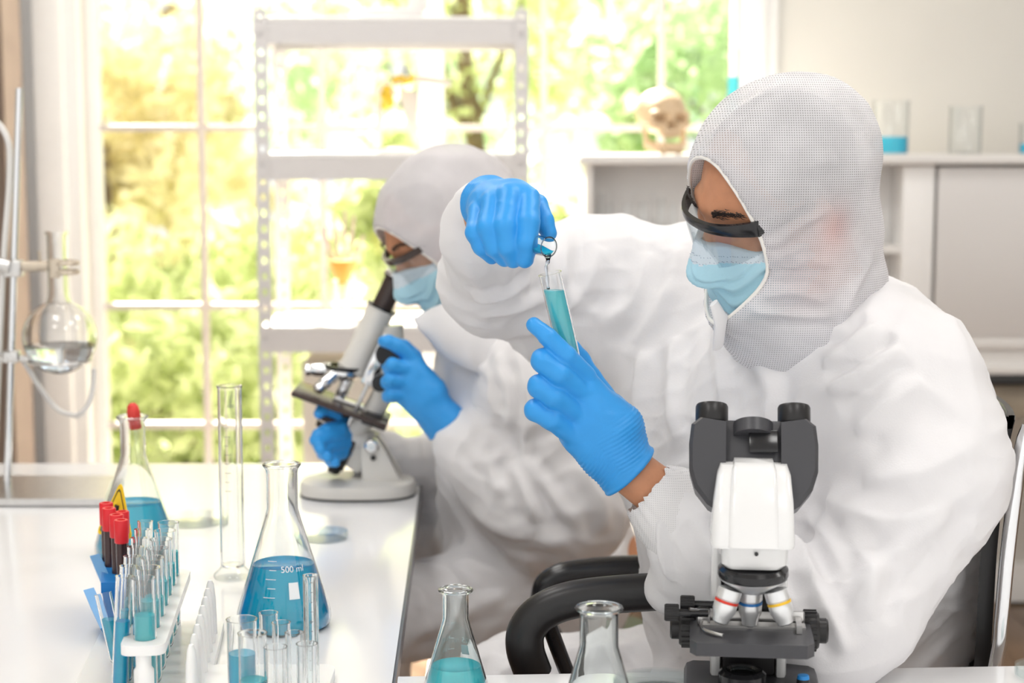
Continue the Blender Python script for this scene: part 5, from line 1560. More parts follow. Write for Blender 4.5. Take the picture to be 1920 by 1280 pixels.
def build_hood(name, H, parent, prims, opening, h, mname, gather=0.0026, folds=(), tint_fn=None, rough=0.003):
    """hood shell: rounded volume with a face opening; gathers run out from its edge"""
    lo = np.min([p.bounds()[0] for p, k in prims], 0) - .01; hi = np.max([p.bounds()[1] for p, k in prims], 0) + .01
    F = Field(lo, hi, h)
    for p, k in prims: F.add(p, k)
    oc, ax_, a, b = opening                     # centre, axis, half width (right), half height (up)
    OR = frame(ax_, H.R[0])
    class Op:
        def bounds(s): return lo, hi
        def dist(s, P):
            q = (P - oc) @ OR.T
            e = (np.sqrt((q[..., 0] / a) ** 2 + (q[..., 2] / b) ** 2) - 1) * min(a, b)
            return np.maximum(e, -q[..., 1])
    F.sub(Op(), .004)
    v, q = F.mesh(); v = relax(v, q, 2)
    n = normals_of(v, q)
    L = (v - oc) @ OR.T
    rr = np.sqrt((L[:, 0] / a) ** 2 + (L[:, 2] / b) ** 2)
    th = np.arctan2(L[:, 2] / b, L[:, 0] / a)
    e = (rr - 1) * min(a, b)
    front = (L[:, 1] > 0)
    wob = gnoise(v * 30) * 2.2
    g = np.abs(np.sin(th * 15 + wob)) - .5
    outer = np.clip((rr - 1.0) * 14, 0, 1)
    v = v + n * (gather * g * outer * np.exp(-np.clip(e, 0, 1) / .035) * front)[:, None]
    nz = 1 - np.abs(gnoise(v * np.array([9, 9, 14]) + 3)) * 2.2
    v = v + n * (rough * nz * outer)[:, None]
    v = v + n * (0.0010 * gnoise(v * 42) * outer)[:, None]
    n = normals_of(v, q)
    if folds: v = crease(v, n, folds)
    tint = None
    if tint_fn is not None: tint = tint_fn(v, H)
    o = mesh_obj(name, v, q, mname, parent, tint)
    # elastic edge: a cord that follows the opening on the hood's surface
    pr = project(v); pts = []
    for k in range(72):
        t = 2 * math.pi * k / 72
        tgt = np.array([a * 1.015 * math.cos(t), 0, b * 1.015 * math.sin(t)])
        d = (L[:, 0] - tgt[0]) ** 2 + (L[:, 2] - tgt[2]) ** 2 + np.where(L[:, 1] > 0.0, 0, 1)
        near = np.argsort(d)[:14]
        best = near[np.argmax(L[near, 1])]
        pts.append(v[best])
    P = np.array(pts)
    for _ in range(3): P = (np.roll(P, 1, 0) + 2 * P + np.roll(P, -1, 0)) / 4
    MB().tube([Vector(p) for p in P], 0.0024, 8, closed=True).build('elastic_edge', 'elastic', o)
    return o

def build_glove(name, parent, fingers, palm, wrist, cuff_dir, h=0.0014, kpalm=0.012, wr=0.030, fold_w=True):
    """fingers: chains of (point, radius); palm: list of cones; wrist: centre of the cuff edge; cuff_dir: outwards"""
    allp = [npv(p) for ch_ in fingers for p, r in ch_] + [npv(wrist)]
    lo = np.min(allp, 0) - .045; hi = np.max(allp, 0) + .045
    F = Field(lo, hi, h)
    for p in palm: F.add(p, kpalm)
    for ch_ in fingers:
        pr = [Cone(a, b, ra, rb) for (a, ra), (b, rb) in zip(ch_[:-1], ch_[1:])]
        F.group(pr, .003, .0030)
    cd = npv(cuff_dir); cd /= np.linalg.norm(cd)
    F.sub(Half(npv(wrist), -cd, lo, hi), .0012)
    v, q = F.mesh(); v = relax(v, q, 2)
    n = normals_of(v, q)
    if fold_w:
        s = (v - npv(wrist)) @ -cd                       # distance from the cuff edge into the hand
        e1 = np.exp(-(np.clip(s - .035, 0, 1) / .020) ** 2) * np.clip((s - .006) / .01, 0, 1)
        perp = np.cross(cd, [0.2, 1, 0.1])
        ph = (s + 0.10 * gnoise(v * 22) * .03 + 0.25 * np.abs((v - npv(wrist)) @ (perp / np.linalg.norm(perp)))) * 2 * math.pi / .0046
        v = v + n * (0.0006 * e1 * np.sin(ph))[:, None]
        roll = np.exp(-((s - .0025) / .0022) ** 2)
        v = v + n * (0.0016 * roll)[:, None]
    v = v + n * (0.0006 * gnoise(v * 60))[:, None]
    rg = 1 - np.abs(gnoise(v * np.array([34, 34, 70]) + 9)) * 3
    v = v + n * (0.0005 * np.clip(rg, 0, 1))[:, None]
    return mesh_obj(name, v, q, 'glove_blue', parent)

# ---------------------------------------------------------------- the person pouring (front)
pa = thing('person', 'person in white hooded coverall and goggles pouring blue liquid between two tubes', 'person', None, (0, 0, 0))
HA = Head(W(1452, 372, 2.07), (-.84, -.32, -.44), (-.42, .84, .26))

def SP(px, py, Y): return npv(W(px, py, Y))
# body: head, neck, trunk, arms and legs as one skin surface
B = Field((-.16, 1.86, 0.02), (.74, 2.66, 1.50), 0.0042)
head_prims(B, HA)
neck0 = HA.p(0, -.03, -.07); neck1 = npv(W(1570, 640, 2.20))
B.add(Cone(neck0, neck1, .052, .060), .02)
shL = npv(W(1715, 715, 2.06)); shR = npv(W(1330, 560, 2.42))
elL = npv(W(1590, 1195, 1.955)); wrL = npv(W(1185, 885, 1.985))
elR = npv(W(905, 520, 2.34)); wrR = npv(W(912, 390, 2.115))
hip = npv((.47, 2.26, .60))
B.add(Cone(neck1 + [0, .02, -.03], hip, .10, .12), .05)
B.add(Cone(shL, shR, .06, .06), .04)
for (a, b, c) in ((shL, elL, wrL), (shR, elR, wrR)):
    if a is shR: B.add(Cone(a, SP(1120, 530, 2.44), .044, .042), .02); a = SP(1120, 530, 2.44)
    B.add(Cone(a, b, .044, .038), .02); B.add(Cone(b, c, .040, .0285), .012)
for (hy, kx, ky) in ((2.16, .03, 2.12), (2.36, .00, 2.40)):
    kn = npv((kx, ky, .57)); an = npv((kx + .02, ky, .09))
    B.add(Cone((.43, hy, .58), kn, .075, .055), .03); B.add(Cone(kn, an, .05, .036), .02)
    B.add(Cone(an + [0, 0, -.03], an + [-.15, 0, -.045], .034, .026), .015)
v, q = B.mesh(); v = relax(v, q, 1)
mesh_obj('body', v, q, 'skin', pa)
# eyebrow hairs
for sx in (-1, 1):
    br_ = MB(); rs = np.random.RandomState(3 + sx)
    for k in range(150):
        t = rs.uniform(0, 1); x = sx * (.014 + .042 * t); y = .0945 - 9.0 * (abs(x) - .012) ** 2; z = .0325 + .006 * math.sin(t * 2.6) + rs.normal() * .0022
        p0 = HA.p(x, y, z); dd = HA.d(sx * .9, -.15, .45 - .6 * t); dd /= np.linalg.norm(dd)
        br_.tube([Vector(p0), Vector(p0 + dd * .004 + HA.d(0, .0012, 0)), Vector(p0 + dd * .0085)], [.00050, .00045, .0001], 4)
    o = br_.build('eyebrow', 'hair', pa); o['kind'] = 'stuff'

def hair_cap(H, parent):
    lo = H.C - .15; hi = H.C + .15
    F = Field(lo, hi, .0045)
    F.add(H.ell((0, -.018, .038), (.0785, .0965, .0870)), 0)
    F.add(H.ell((0, -.055, -.02), (.066, .056, .070)), .02)
    F.sub(Half(H.p(0, .052, .06), -H.d(0, 1, .35), lo, hi), .006)
    F.sub(H.ell((0, .06, -.08), (.2, .09, .10)), .006)
    v, q = F.mesh(); v = relax(v, q, 1); n = normals_of(v, q)
    v = v + n * (.003 * gnoise(v * 70))[:, None]
    return mesh_obj('hair', v, q, 'hair', parent)
hair_cap(HA, pa)
# coverall
S = Field((-.20, 1.80, 0.04), (.82, 2.74, 1.32), 0.0047)
def SP(px, py, Y): return npv(W(px, py, Y))
S.add(Cone(SP(1535, 640, 2.17), SP(1535, 700, 2.18), .098, .110), .03)                    # collar
S.add(Cone(SP(1640, 720, 2.10), SP(1420, 660, 2.34), .100, .100), .06)                    # shoulders
S.add(Cone(SP(1560, 760, 2.21), SP(1500, 1010, 2.22), .165, .175, ((0, 1, 0), 1.05)), .07)   # chest
S.add(Cone(SP(1500, 1010, 2.22), SP(1510, 1330, 2.25), .180, .180), .07)                  # belly
S.add(Cone(SP(1380, 800, 2.24), SP(1360, 1130, 2.20), .10, .10), .07)                     # slack front
S.add(Cone(SP(1660, 780, 2.18), SP(1680, 1150, 2.24), .13, .11), .06)                     # back
S.add(Cone(SP(1690, 725, 2.05), SP(1735, 880, 2.02), .094, .092), .05)                    # left upper arm
S.add(Cone(SP(1735, 880, 2.02), SP(1600, 1140, 1.955), .094, .074), .04)
S.add(Cone(SP(1600, 1140, 1.955), SP(1520, 1180, 1.95), .070, .066), .03)                 # elbow on the table
S.add(Cone(SP(1540, 1185, 1.95), SP(1330, 1010, 1.965), .070, .062), .03)                 # forearm
S.add(Cone(SP(1340, 1015, 1.965), SP(1290, 975, 1.975), .060, .050), .02)
S.add(Cone(SP(1300, 1040, 1.98), SP(1270, 1100, 2.0), .048, .036), .03)                   # slack under the cuff
S.add(Cone(SP(1340, 545, 2.40), SP(1120, 530, 2.44), .092, .088), .05)                    # right upper arm
S.add(Cone(SP(1120, 530, 2.44), SP(930, 525, 2.36), .085, .074), .04)
S.add(Cone(SP(1170, 640, 2.42), SP(1040, 600, 2.42), .07, .065), .05)                     # sleeve slack
S.add(Cone(SP(930, 525, 2.36), SP(905, 440, 2.20), .068, .052), .03)                      # right forearm
S.add(Cone(SP(905, 440, 2.20), SP(907, 394, 2.150), .050, .036), .02)
S.add(Cone(SP(1290, 640, 2.36), SP(1270, 860, 2.30), .09, .085), .06)                     # breast under the raised arm
for (hy, kx, ky) in ((2.16, .03, 2.12), (2.36, .00, 2.40)):
    kn = npv((kx, ky, .57)); an = npv((kx + .02, ky, .10))
    S.add(Cone((.43, hy, .595), kn + [0, 0, .01], .105, .080), .05); S.add(Cone(kn, an, .075, .062), .03)
    S.add(Cone(an + [0, 0, -.015], an + [-.15, 0, -.035], .042, .036), .02)
v, q = S.mesh(); v = relax(v, q, 4)
n = normals_of(v, q)
def cloth(v, n, amp, seed, scale=1.0):
    p = v * scale
    w = np.stack([gnoise(p * 5 + seed), gnoise(p * 5 + seed + 31), gnoise(p * 5 + seed + 77)], 1)
    a = np.clip(1 - np.abs(gnoise(p * np.array([7, 7, 5]) + w * 1.6 + seed)) * 2.2, 0, 1) ** 1.6
    b = np.clip(1 - np.abs(gnoise(p * np.array([14, 14, 9]) + w * 2.4 + seed + 13)) * 2.4, 0, 1) ** 2
    c = np.clip(1 - np.abs(gnoise(p * np.array([9, 9, 26]) + w * 2.0 + seed + 57)) * 2.6, 0, 1) ** 2
    return v + n * (amp * (1.5 * a + .8 * b + .55 * c - .9))[:, None]
v = cloth(v, n, .0042, 5)
n = normals_of(v, q)
foldsA = [
    ([(1640, 600), (1590, 640), (1530, 680)], .012, .009),
    ([(1690, 640), (1610, 690), (1540, 740)], .010, .008),
    ([(1740, 700), (1650, 750), (1590, 810)], .014, .007),
    ([(1420, 600), (1500, 612), (1580, 606)], .008, .006),
    ([(1340, 600), (1345, 720), (1330, 860), (1325, 960)], .010, .006),
    ([(1400, 640), (1430, 720), (1420, 800)], .012, .005),
    ([(1840, 820), (1720, 880), (1600, 900)], .020, .008),
    ([(1870, 880), (1740, 950), (1620, 960), (1540, 930)], .016, .009),
    ([(1800, 960), (1700, 1010), (1620, 1080), (1580, 1150)], .014, .008),
    ([(1500, 960), (1540, 1000), (1580, 1070)], .010, .008),
    ([(1490, 990), (1520, 1060), (1560, 1150), (1600, 1230)], .010, .010),
    ([(1560, 980), (1620, 1050), (1640, 1160)], .012, .008),
    ([(1300, 960), (1330, 1030), (1380, 1100)], .009, .005),
    ([(1240, 960), (1235, 1030), (1260, 1100)], .008, .006),
    ([(1270, 450), (1240, 540), (1180, 640)], .014, .006),
    ([(1210, 460), (1180, 560), (1110, 620)], .014, .007),
    ([(1130, 450), (1110, 540), (1060, 590)], .012, .006),
    ([(1060, 420), (1070, 500), (1080, 590)], .010, .007),
    ([(880, 560), (940, 560), (1000, 520)], .010, .008),
    ([(890, 600), (960, 590), (1040, 570)], .010, .006),
    ([(1200, 650), (1190, 760), (1200, 880)], .014, .009),
    ([(1260, 620), (1250, 720), (1260, 820)], .012, .007),
    ([(930, 1250), (1050, 1215), (1190, 1200)], .014, .006),
]
v = crease(v, n, [(a, w, h * 1.35) for a, w, h in foldsA])
suit = mesh_obj('coverall', v, q, 'suit_white', pa)
# gathered cuff of the left sleeve
cu = MB()
c0 = SP(1232, 930, 1.982); c1 = SP(1196, 900, 1.985); dd = (c1 - c0); dd /= np.linalg.norm(dd)
e1_ = np.cross(dd, [0, 1, 0]); e1_ /= np.linalg.norm(e1_); e2_ = np.cross(dd, e1_)
rings = []
rs = np.random.RandomState(5)
jit = rs.uniform(-.003, .003, 64)
for (t, r) in ((-.050, .058), (-.030, .055), (-.012, .050), (.002, .043), (.012, .0375), (.013, .035), (.002, .034)):
    rings.append([Vector(c0 + dd * (t + (jit[k] if t > .010 else 0)) + (e1_ * math.cos(2 * math.pi * k / 64) + e2_ * math.sin(2 * math.pi * k / 64)) * (r + .0014 * math.sin(k * 1.9) * (1 if t > -.02 else 0))) for k in range(64)])
vs = [p for r_ in rings for p in r_]; fs = []
for i in range(len(rings) - 1):
    for k in range(64): fs.append((i * 64 + k, i * 64 + (k + 1) % 64, (i + 1) * 64 + (k + 1) % 64, (i + 1) * 64 + k))
cu.add(vs, fs).build('sleeve_cuff', 'suit_cuff', pa, angle=80)

# hood
hoodA = [(HA.ell((0, -.026, .034), (.104, .122, .106)), 0), (HA.ell((0, .010, -.050), (.088, .092, .105)), .05),
         (Cone(SP(1525, 450, 2.12), SP(1552, 600, 2.17), .085, .070), .05), (Cone(SP(1480, 560, 2.12), SP(1540, 625, 2.17), .085, .085), .05),
         (Cone(SP(1385, 565, 2.07), SP(1470, 600, 2.12), .040, .075), .04)]
def ear_tint(v, H):
    L = H.loc(v)
    ear = np.exp(-(((L[:, 1] + .012) / .022) ** 2 + ((L[:, 2] + .010) / .032) ** 2)) * (L[:, 0] < 0)
    cheek = np.exp(-(((L[:, 1] - .030) / .045) ** 2 + ((L[:, 2] + .055) / .050) ** 2)) * (L[:, 0] < 0)
    return np.clip(ear * .8 + cheek * .42, 0, 1)
foldsH = [([(1440, 470), (1500, 430), (1560, 400)], .006, .003), ([(1430, 520), (1500, 500), (1560, 500)], .006, .003), ([(1420, 560), (1490, 555), (1560, 570)], .007, .004),
          ([(1330, 250), (1400, 185), (1480, 150)], .006, .003), ([(1480, 340), (1530, 310), (1580, 300)], .008, .002), ([(1400, 590), (1480, 600), (1570, 596)], .006, .005), ([(1640, 480), (1610, 540), (1590, 590)], .010, .005)]
hood_a = build_hood('hood', HA, pa, hoodA, (HA.p(0, .03, -.010), HA.d(0, 1, .05), .070, .100), .0030, 'hood_cloth', .0024, foldsH, ear_tint)
build_mask('face_mask', HA, pa)
# zip pull and collar flap under the mask
MB().tube([Vector(SP(1338, 568, 2.02)), Vector(SP(1352, 600, 2.03)), Vector(SP(1346, 650, 2.05))], [.007, .012, .010], 10, flat=.5).build('collar_flap', 'suit_white', pa)

# goggles
gg = bpy.data.objects.new('goggles', None); put(gg, pa)
def gp(x, y, z): return Vector(HA.p(x, y, z))
brow = [gp(.073 * s_, .110 - 0.040 * abs(s_) ** 2.4, .020 + .004 * (1 - s_ * s_)) for s_ in [k / 12 for k in range(-12, 13)]]
fr_ = MB()
sec = []
for k, p in enumerate(brow):
    s_ = (k - 12) / 12
    hh = .0055 + .0045 * abs(s_) ** 2
    up = HA.R[2]; fw = HA.R[1]
    sec.append([Vector(npv(p) + up * a_ * hh + fw * b_ * .0035) for a_, b_ in ((1, -1), (1, .6), (.4, 1), (-.4, 1), (-1, .6), (-1, -1))])
loft(fr_, sec).build('brow_frame', 'black_gloss', gg, angle=50)
for sx in (-1, 1):
    MB().tube([gp(sx * .071, .072, .020), gp(sx * .074, .050, .018), gp(sx * .078, .0, .014), gp(sx * .079, -.03, .006)], [.0085, .0075, .005, .004], 10, flat=.5).build('temple', 'black_gloss', gg)
ln = MB(); nx, nz = 24, 8; vs = []
for t_ in (0, .0016):
    for i in range(nx + 1):
        s_ = -1 + 2 * i / nx
        for j in range(nz + 1):
            w_ = j / nz
            drop = (.050 - .012 * math.exp(-(s_ / .16) ** 2) * 1.6) * (1 - .35 * abs(s_) ** 3)
            vs.append(gp(.072 * s_ * (1 - .06 * w_), .111 - 0.042 * abs(s_) ** 2.4 - .006 * w_ + .010 * w_ * (1 - abs(s_)) + t_, .018 - drop * w_))
fs = []; st_ = (nx + 1) * (nz + 1)
for i in range(nx):
    for j in range(nz):
        a_ = i * (nz + 1) + j
        fs += [(a_, a_ + 1, a_ + nz + 2, a_ + nz + 1), (st_ + a_, st_ + a_ + nz + 1, st_ + a_ + nz + 2, st_ + a_ + 1)]
ln.add(vs, fs).build('lens', 'lens_clear', gg, angle=80)
for sx in (-1, 1):
    MB().tube([gp(sx * .010, .112, .008), gp(sx * .013, .112, -.010), gp(sx * .020, .106, -.020)], .0022, 8).build('nose_pad', 'lens_clear', gg)

# left hand (near): index laid along the tube, other fingers curled, thumb behind
def G(px, py, Y, r): return (npv(W(px, py, Y)), r)
wl = SP(1180, 880, 1.985)
fingersL = [
    [G(1098, 705, 1.985, .0125), G(1062, 668, 1.968, .0118), G(1028, 632, 1.966, .0105), G(1001, 609, 1.970, .0088)],            # index
    [G(1092, 738, 1.978, .0130), G(1050, 702, 1.962, .0138), G(1018, 676, 1.966, .0138), G(1034, 684, 2.000, .0112), G(1070, 690, 2.014, .0098)],   # middle
    [G(1082, 775, 1.976, .0130), G(1040, 744, 1.962, .0138), G(1012, 724, 1.968, .0138), G(1030, 728, 2.002, .0110), G(1064, 736, 2.016, .0098)],   # ring
    [G(1075, 815, 1.978, .0125), G(1036, 786, 1.966, .0132), G(1004, 768, 1.972, .0128), G(1022, 770, 2.002, .0100), G(1052, 778, 2.014, .0090)],   # little
    [G(1150, 770, 2.015, .0155), G(1108, 710, 2.030, .0130), G(1088, 675, 2.030, .0118), G(1074, 652, 2.022, .0095)],            # thumb
]
palmL = [Cone(wl, SP(1095, 715, 1.99), .029, .0155, None), Cone(wl, SP(1090, 745, 1.984), .030, .016), Cone(wl, SP(1082, 780, 1.984), .030, .016), Cone(SP(1165, 890, 1.99), SP(1075, 818, 1.986), .026, .0155),
         Cone(SP(1160, 800, 1.992), SP(1100, 740, 1.992), .030, .020), Cone(SP(1130, 850, 1.99), SP(1080, 800, 1.99), .026, .020), Cone(SP(1170, 830, 2.0), SP(1145, 765, 2.012), .026, .018),
         Cone(wl, SP(1235, 925, 1.985), .031, .034)]
build_glove('glove', pa, fingersL, palmL, SP(1186, 884, 1.985), (SP(1235, 925, 1.985) - SP(1110, 800, 1.985)), wr=.031)

# right hand (far): back to the camera, fingers hanging over the tube, thumb on the right
wr_ = SP(917, 382, 2.10)
fingersR = [
    [G(991, 372, 2.030, .0138), G(990, 418, 2.000, .0138), G(987, 456, 1.992, .0130), G(984, 485, 1.998, .0108)],       # index
    [G(955, 368, 2.028, .0140), G(947, 424, 1.998, .0142), G(953, 462, 1.996, .0132), G(963, 487, 2.006, .0100)],       # middle
    [G(923, 378, 2.034, .0125), G(916, 428, 2.004, .0134), G(929, 463, 2.004, .0124), G(946, 485, 2.014, .0098)],       # ring
    [G(897, 396, 2.044, .0118), G(892, 436, 2.014, .0124), G(903, 463, 2.014, .0102), G(922, 481, 2.024, .0090)],       # little
    [G(975, 375, 2.075, .0150), G(1006, 384, 2.060, .0132), G(1020, 415, 2.040, .0118), G(1029, 436, 2.036, .0098)],    # thumb
]
palmR = [Cone(wr_, SP(985, 372, 2.036), .028, .0165), Cone(wr_, SP(953, 370, 2.034), .028, .017), Cone(wr_, SP(922, 382, 2.040), .028, .016), Cone(wr_, SP(899, 398, 2.050), .026, .014),
         Cone(SP(965, 372, 2.055), SP(925, 385, 2.065), .022, .024), Cone(wr_, SP(975, 378, 2.072), .026, .018), Cone(wr_, SP(906, 396, 2.16), .029, .030)]
build_glove('glove', pa, fingersR, palmR, SP(911, 390, 2.135), SP(904, 400, 2.17) - SP(918, 382, 2.08), wr=.030)

# the two tubes being poured
ax_t = (W(1031, 512, 1.992) - W(1064, 655, 2.000)); 
bot = W(1072, 690, 2.001)
tlen = (W(1031, 512, 1.992) - bot).length
tb = test_tube('upright test tube of turquoise liquid held between gloved finger and thumb', tuple(bot), .0132, tlen, tlen * 0.825, 'liquid_turquoise', W(1031, 512, 1.992) - bot, n=36)
mouth = W(1029, 463, 1.975)
dr_ = Vector((.60, -.79, -.07)).normalized()
bot2 = mouth - dr_ * 0.145
t2_ = thing('test_tube', 'test tube being tipped by the upper gloved hand to pour', 'test tube', None, tuple(bot2))
pr_ = tube_profile(.0115, .145)
inn = [(max(a_ - .0012, 0), h_ + (.0012 if i < 4 else 0)) for i, (a_, h_) in enumerate(pr_)]
MB().lathe(pr_ + inn[::-1], (0, 0, 0), dr_, 36).build('glass_wall', 'glass_real', t2_)
MB().lathe(ring_profile(.0117, .145, .0011), (0, 0, 0), dr_, 36).build('rim', 'glass_teal', t2_)
# pool of liquid lying along the lower side of the tipped tube
qq = Vector((0, 0, 1)).rotation_difference(dr_)
lm = MB(); secs = []
for h_ in (.006, .02, .05, .09, .12, .138, .1445):
    fill = .006 if h_ < .1 else (.001 if h_ < .13 else -.003)
    sec = []
    for k in range(20):
        a_ = 2 * math.pi * k / 20
        rr_ = .0093 if h_ > .01 else .006
        p = qq @ Vector((rr_ * math.cos(a_), rr_ * math.sin(a_), h_))
        c_ = dr_ * h_
        if p.z - c_.z > fill - .002: p.z = c_.z + fill - .002
        sec.append(p)
    secs.append(sec)
loft(lm, secs).build('liquid', 'liquid_cyan', t2_, angle=60)
# stream of liquid between the tubes
lipp = mouth + Vector((0, 0, -.0105))
stp = smooth_path([lipp + Vector((-.001, .004, .001)), lipp + Vector((-.001, -.001, -.006)), W(1024, 500, 1.982), W(1026, 520, 1.988), W(1028, 541, 1.993)], 5)
sm = MB().tube(stp, [.0040 - .0022 * min(1, i / 7) + .0004 * math.sin(i * 1.3) for i in range(len(stp))], 10).build('poured_stream', 'water')
tag(sm, 'thin stream of liquid falling from the tipped tube into the upright one', 'liquid')

# ---------------------------------------------------------------- the person at the far microscope
pb2 = thing('person', 'person in white hooded coverall bending over the tilted microscope', 'person', None, (0, 0, 0))
HB = Head(W(826, 432, 2.93), (-.70, -.36, -.62), (-.42, .90, -.05))
YB = 2.95
B = Field((-.62, 2.62, 0.02), (.42, 3.42, 1.42), 0.0055)
head_prims(B, HB)
nk1 = npv(W(935, 640, 2.98))
B.add(Cone(HB.p(0, -.03, -.07), nk1, .052, .058), .02)
hipB = npv((.13, 3.0, .60))
sL = npv(W(1010, 710, 2.82)); sR = npv(W(985, 690, 3.16))
eL = npv(W(1060, 985, 2.78)); wL = npv(W(838, 800, 2.84))
eR = npv(W(830, 900, 3.18)); wR = npv(W(665, 835, 3.02))
B.add(Cone(nk1 + [0.02, 0, -.04], hipB, .095, .11), .05); B.add(Cone(sL, sR, .055, .055), .04)
for (a, b, c) in ((sL, eL, wL), (sR, eR, wR)):
    B.add(Cone(a, b, .045, .036), .02); B.add(Cone(b, c, .038, .027), .012)
legsB = (((.10, 2.92, .58), (-.30, 2.80, .56), (-.28, 2.80, .09)), ((.10, 3.10, .58), (-.26, 3.10, .60), (-.26, 3.12, .09)))
for (a, b, c) in legsB:
    B.add(Cone(a, b, .07, .05), .03); B.add(Cone(b, c, .048, .034), .02); B.add(Cone(npv(c) + [0, 0, -.03], npv(c) + [-.14, 0, -.045], .032, .025), .015)
v, q = B.mesh(); v = relax(v, q, 1)
mesh_obj('body', v, q, 'skin', pb2)
for sx in (-1, 1):
    br_ = MB(); rs = np.random.RandomState(30 + sx)
    for k in range(70):
        t = rs.uniform(0, 1); x = sx * (.014 + .042 * t); y = .0945 - 9.0 * (abs(x) - .012) ** 2; z = .0325 + .006 * math.sin(t * 2.6) + rs.normal() * .0022
        p0 = HB.p(x, y, z); dd = HB.d(sx * .9, -.15, .45 - .6 * t); dd /= np.linalg.norm(dd)
        br_.tube([Vector(p0), Vector(p0 + dd * .008)], [.0007, .0002], 4)
    o = br_.build('eyebrow', 'hair', pb2); o['kind'] = 'stuff'
hair_cap(HB, pb2)
S = Field((-.48, 2.60, 0.04), (.46, 3.44, 1.24), 0.006)
S.add(Cone(SP(905, 610, 2.96), SP(960, 690, 2.98), .080, .115), .03)
S.add(Cone(SP(1010, 730, 2.84), SP(985, 710, 3.14), .100, .095), .06)
S.add(Cone(SP(985, 740, 2.99), SP(1020, 1060, 3.02), .150, .165), .07)
S.add(Cone(SP(930, 760, 2.97), SP(925, 1010, 3.0), .085, .080), .06)
S.add(Cone(SP(1020, 730, 2.82), SP(1070, 950, 2.79), .088, .085), .05)
S.add(Cone(SP(1070, 950, 2.79), SP(985, 930, 2.80), .088, .080), .04)
S.add(Cone(SP(985, 930, 2.80), SP(868, 830, 2.83), .078, .050), .03)
S.add(Cone(SP(905, 860, 2.82), SP(1010, 990, 2.81), .055, .070), .03)
S.add(Cone(SP(985, 720, 3.16), eR, .085, .075), .05); S.add(Cone(eR, SP(700, 850, 3.05), .070, .042), .03)
for i, (a, b, c) in enumerate(legsB):
    S.add(Cone(npv(a) + [0, 0, .01], npv(b) + [0, 0, .01], .100, .075), .05); S.add(Cone(b, npv(c) + [0, 0, .01], .072, .060), .03)
    S.add(Cone(npv(c) + [0, 0, -.012], npv(c) + [-.14, 0, -.03], .040, .034), .02)
v, q = S.mesh(); v = relax(v, q, 3); n = normals_of(v, q)
v = cloth(v, n, .0055, 40); n = normals_of(v, q)
foldsB = [
    ([(820, 790), (900, 850), (930, 930)], .012, .010), ([(900, 800), (960, 880), (1000, 980)], .012, .012), ([(960, 840), (1010, 900), (1070, 990)], .010, .010),
    ([(880, 960), (960, 1010), (1080, 1030)], .016, .010), ([(920, 660), (945, 760), (930, 860)], .010, .010), ([(960, 650), (975, 750), (965, 850)], .010, .009),
    ([(1090, 860), (1130, 930), (1140, 1000)], .014, .010), ([(860, 980), (880, 1040), (960, 1080)], .014, .008), ([(770, 1200), (860, 1150), (960, 1120)], .014, .008), ([(830, 640), (900, 690), (960, 720)], .010, .006)]
v = crease(v, n, foldsB); v = relax(v, q, 1)
mesh_obj('coverall', v, q, 'suit_white', pb2)
hoodB = [(HB.ell((0, -.022, .026), (.099, .124, .101)), 0), (HB.ell((0, .005, -.045), (.086, .088, .095)), .05),
         (Cone(HB.p(0, -.06, -.02), SP(925, 590, 2.96), .095, .085), .05), (Cone(HB.p(0, .01, -.09), SP(885, 600, 2.94), .070, .078), .04)]
build_hood('hood', HB, pb2, hoodB, (HB.p(0, .03, -.022), HB.d(0, 1, -.03), .072, .098), .0042, 'hood_cloth_plain', .0022, (), ear_tint, .0045)
build_mask('face_mask', HB, pb2, h=.0034)
gg = bpy.data.objects.new('goggles', None); put(gg, pb2)
def gq(x, y, z): return Vector(HB.p(x, y, z))
sec = []
for k in range(-10, 11):
    s_ = k / 10
    p = gq(.076 * s_, .106 - 0.042 * abs(s_) ** 2.4, .018)
    sec.append([Vector(npv(p) + HB.R[2] * a_ * .006 + HB.R[1] * b_ * .0035) for a_, b_ in ((1, -1), (1, .8), (-1, .8), (-1, -1))])
loft(MB(), sec).build('brow_frame', 'brown_black', gg, angle=50)
for sx in (-1, 1):
    MB().tube([gq(sx * .076, .064, .018), gq(sx * .082, .03, .016), gq(sx * .082, -.03, .006)], [.006, .005, .004], 8, flat=.5).build('temple', 'brown_black', gg)
vs = []; fs = []
for i in range(17):
    s_ = -1 + 2 * i / 16
    for j in range(5):
        w_ = j / 4
        vs.append(gq(.075 * s_ * (1 - .06 * w_), .108 - 0.042 * abs(s_) ** 2.4 + .006 * w_ * (1 - abs(s_)), .016 - .046 * w_ * (1 - .35 * abs(s_) ** 3)))
for i in range(16):
    for j in range(4):
        a_ = i * 5 + j; fs.append((a_, a_ + 1, a_ + 6, a_ + 5))
vs2 = [v_ + Vector(HB.R[1]) * .0016 for v_ in vs]
fs2 = [tuple(len(vs) + i for i in f_[::-1]) for f_ in fs]
MB().add(vs + vs2, fs + fs2).build('lens', 'lens_clear', gg, angle=80)

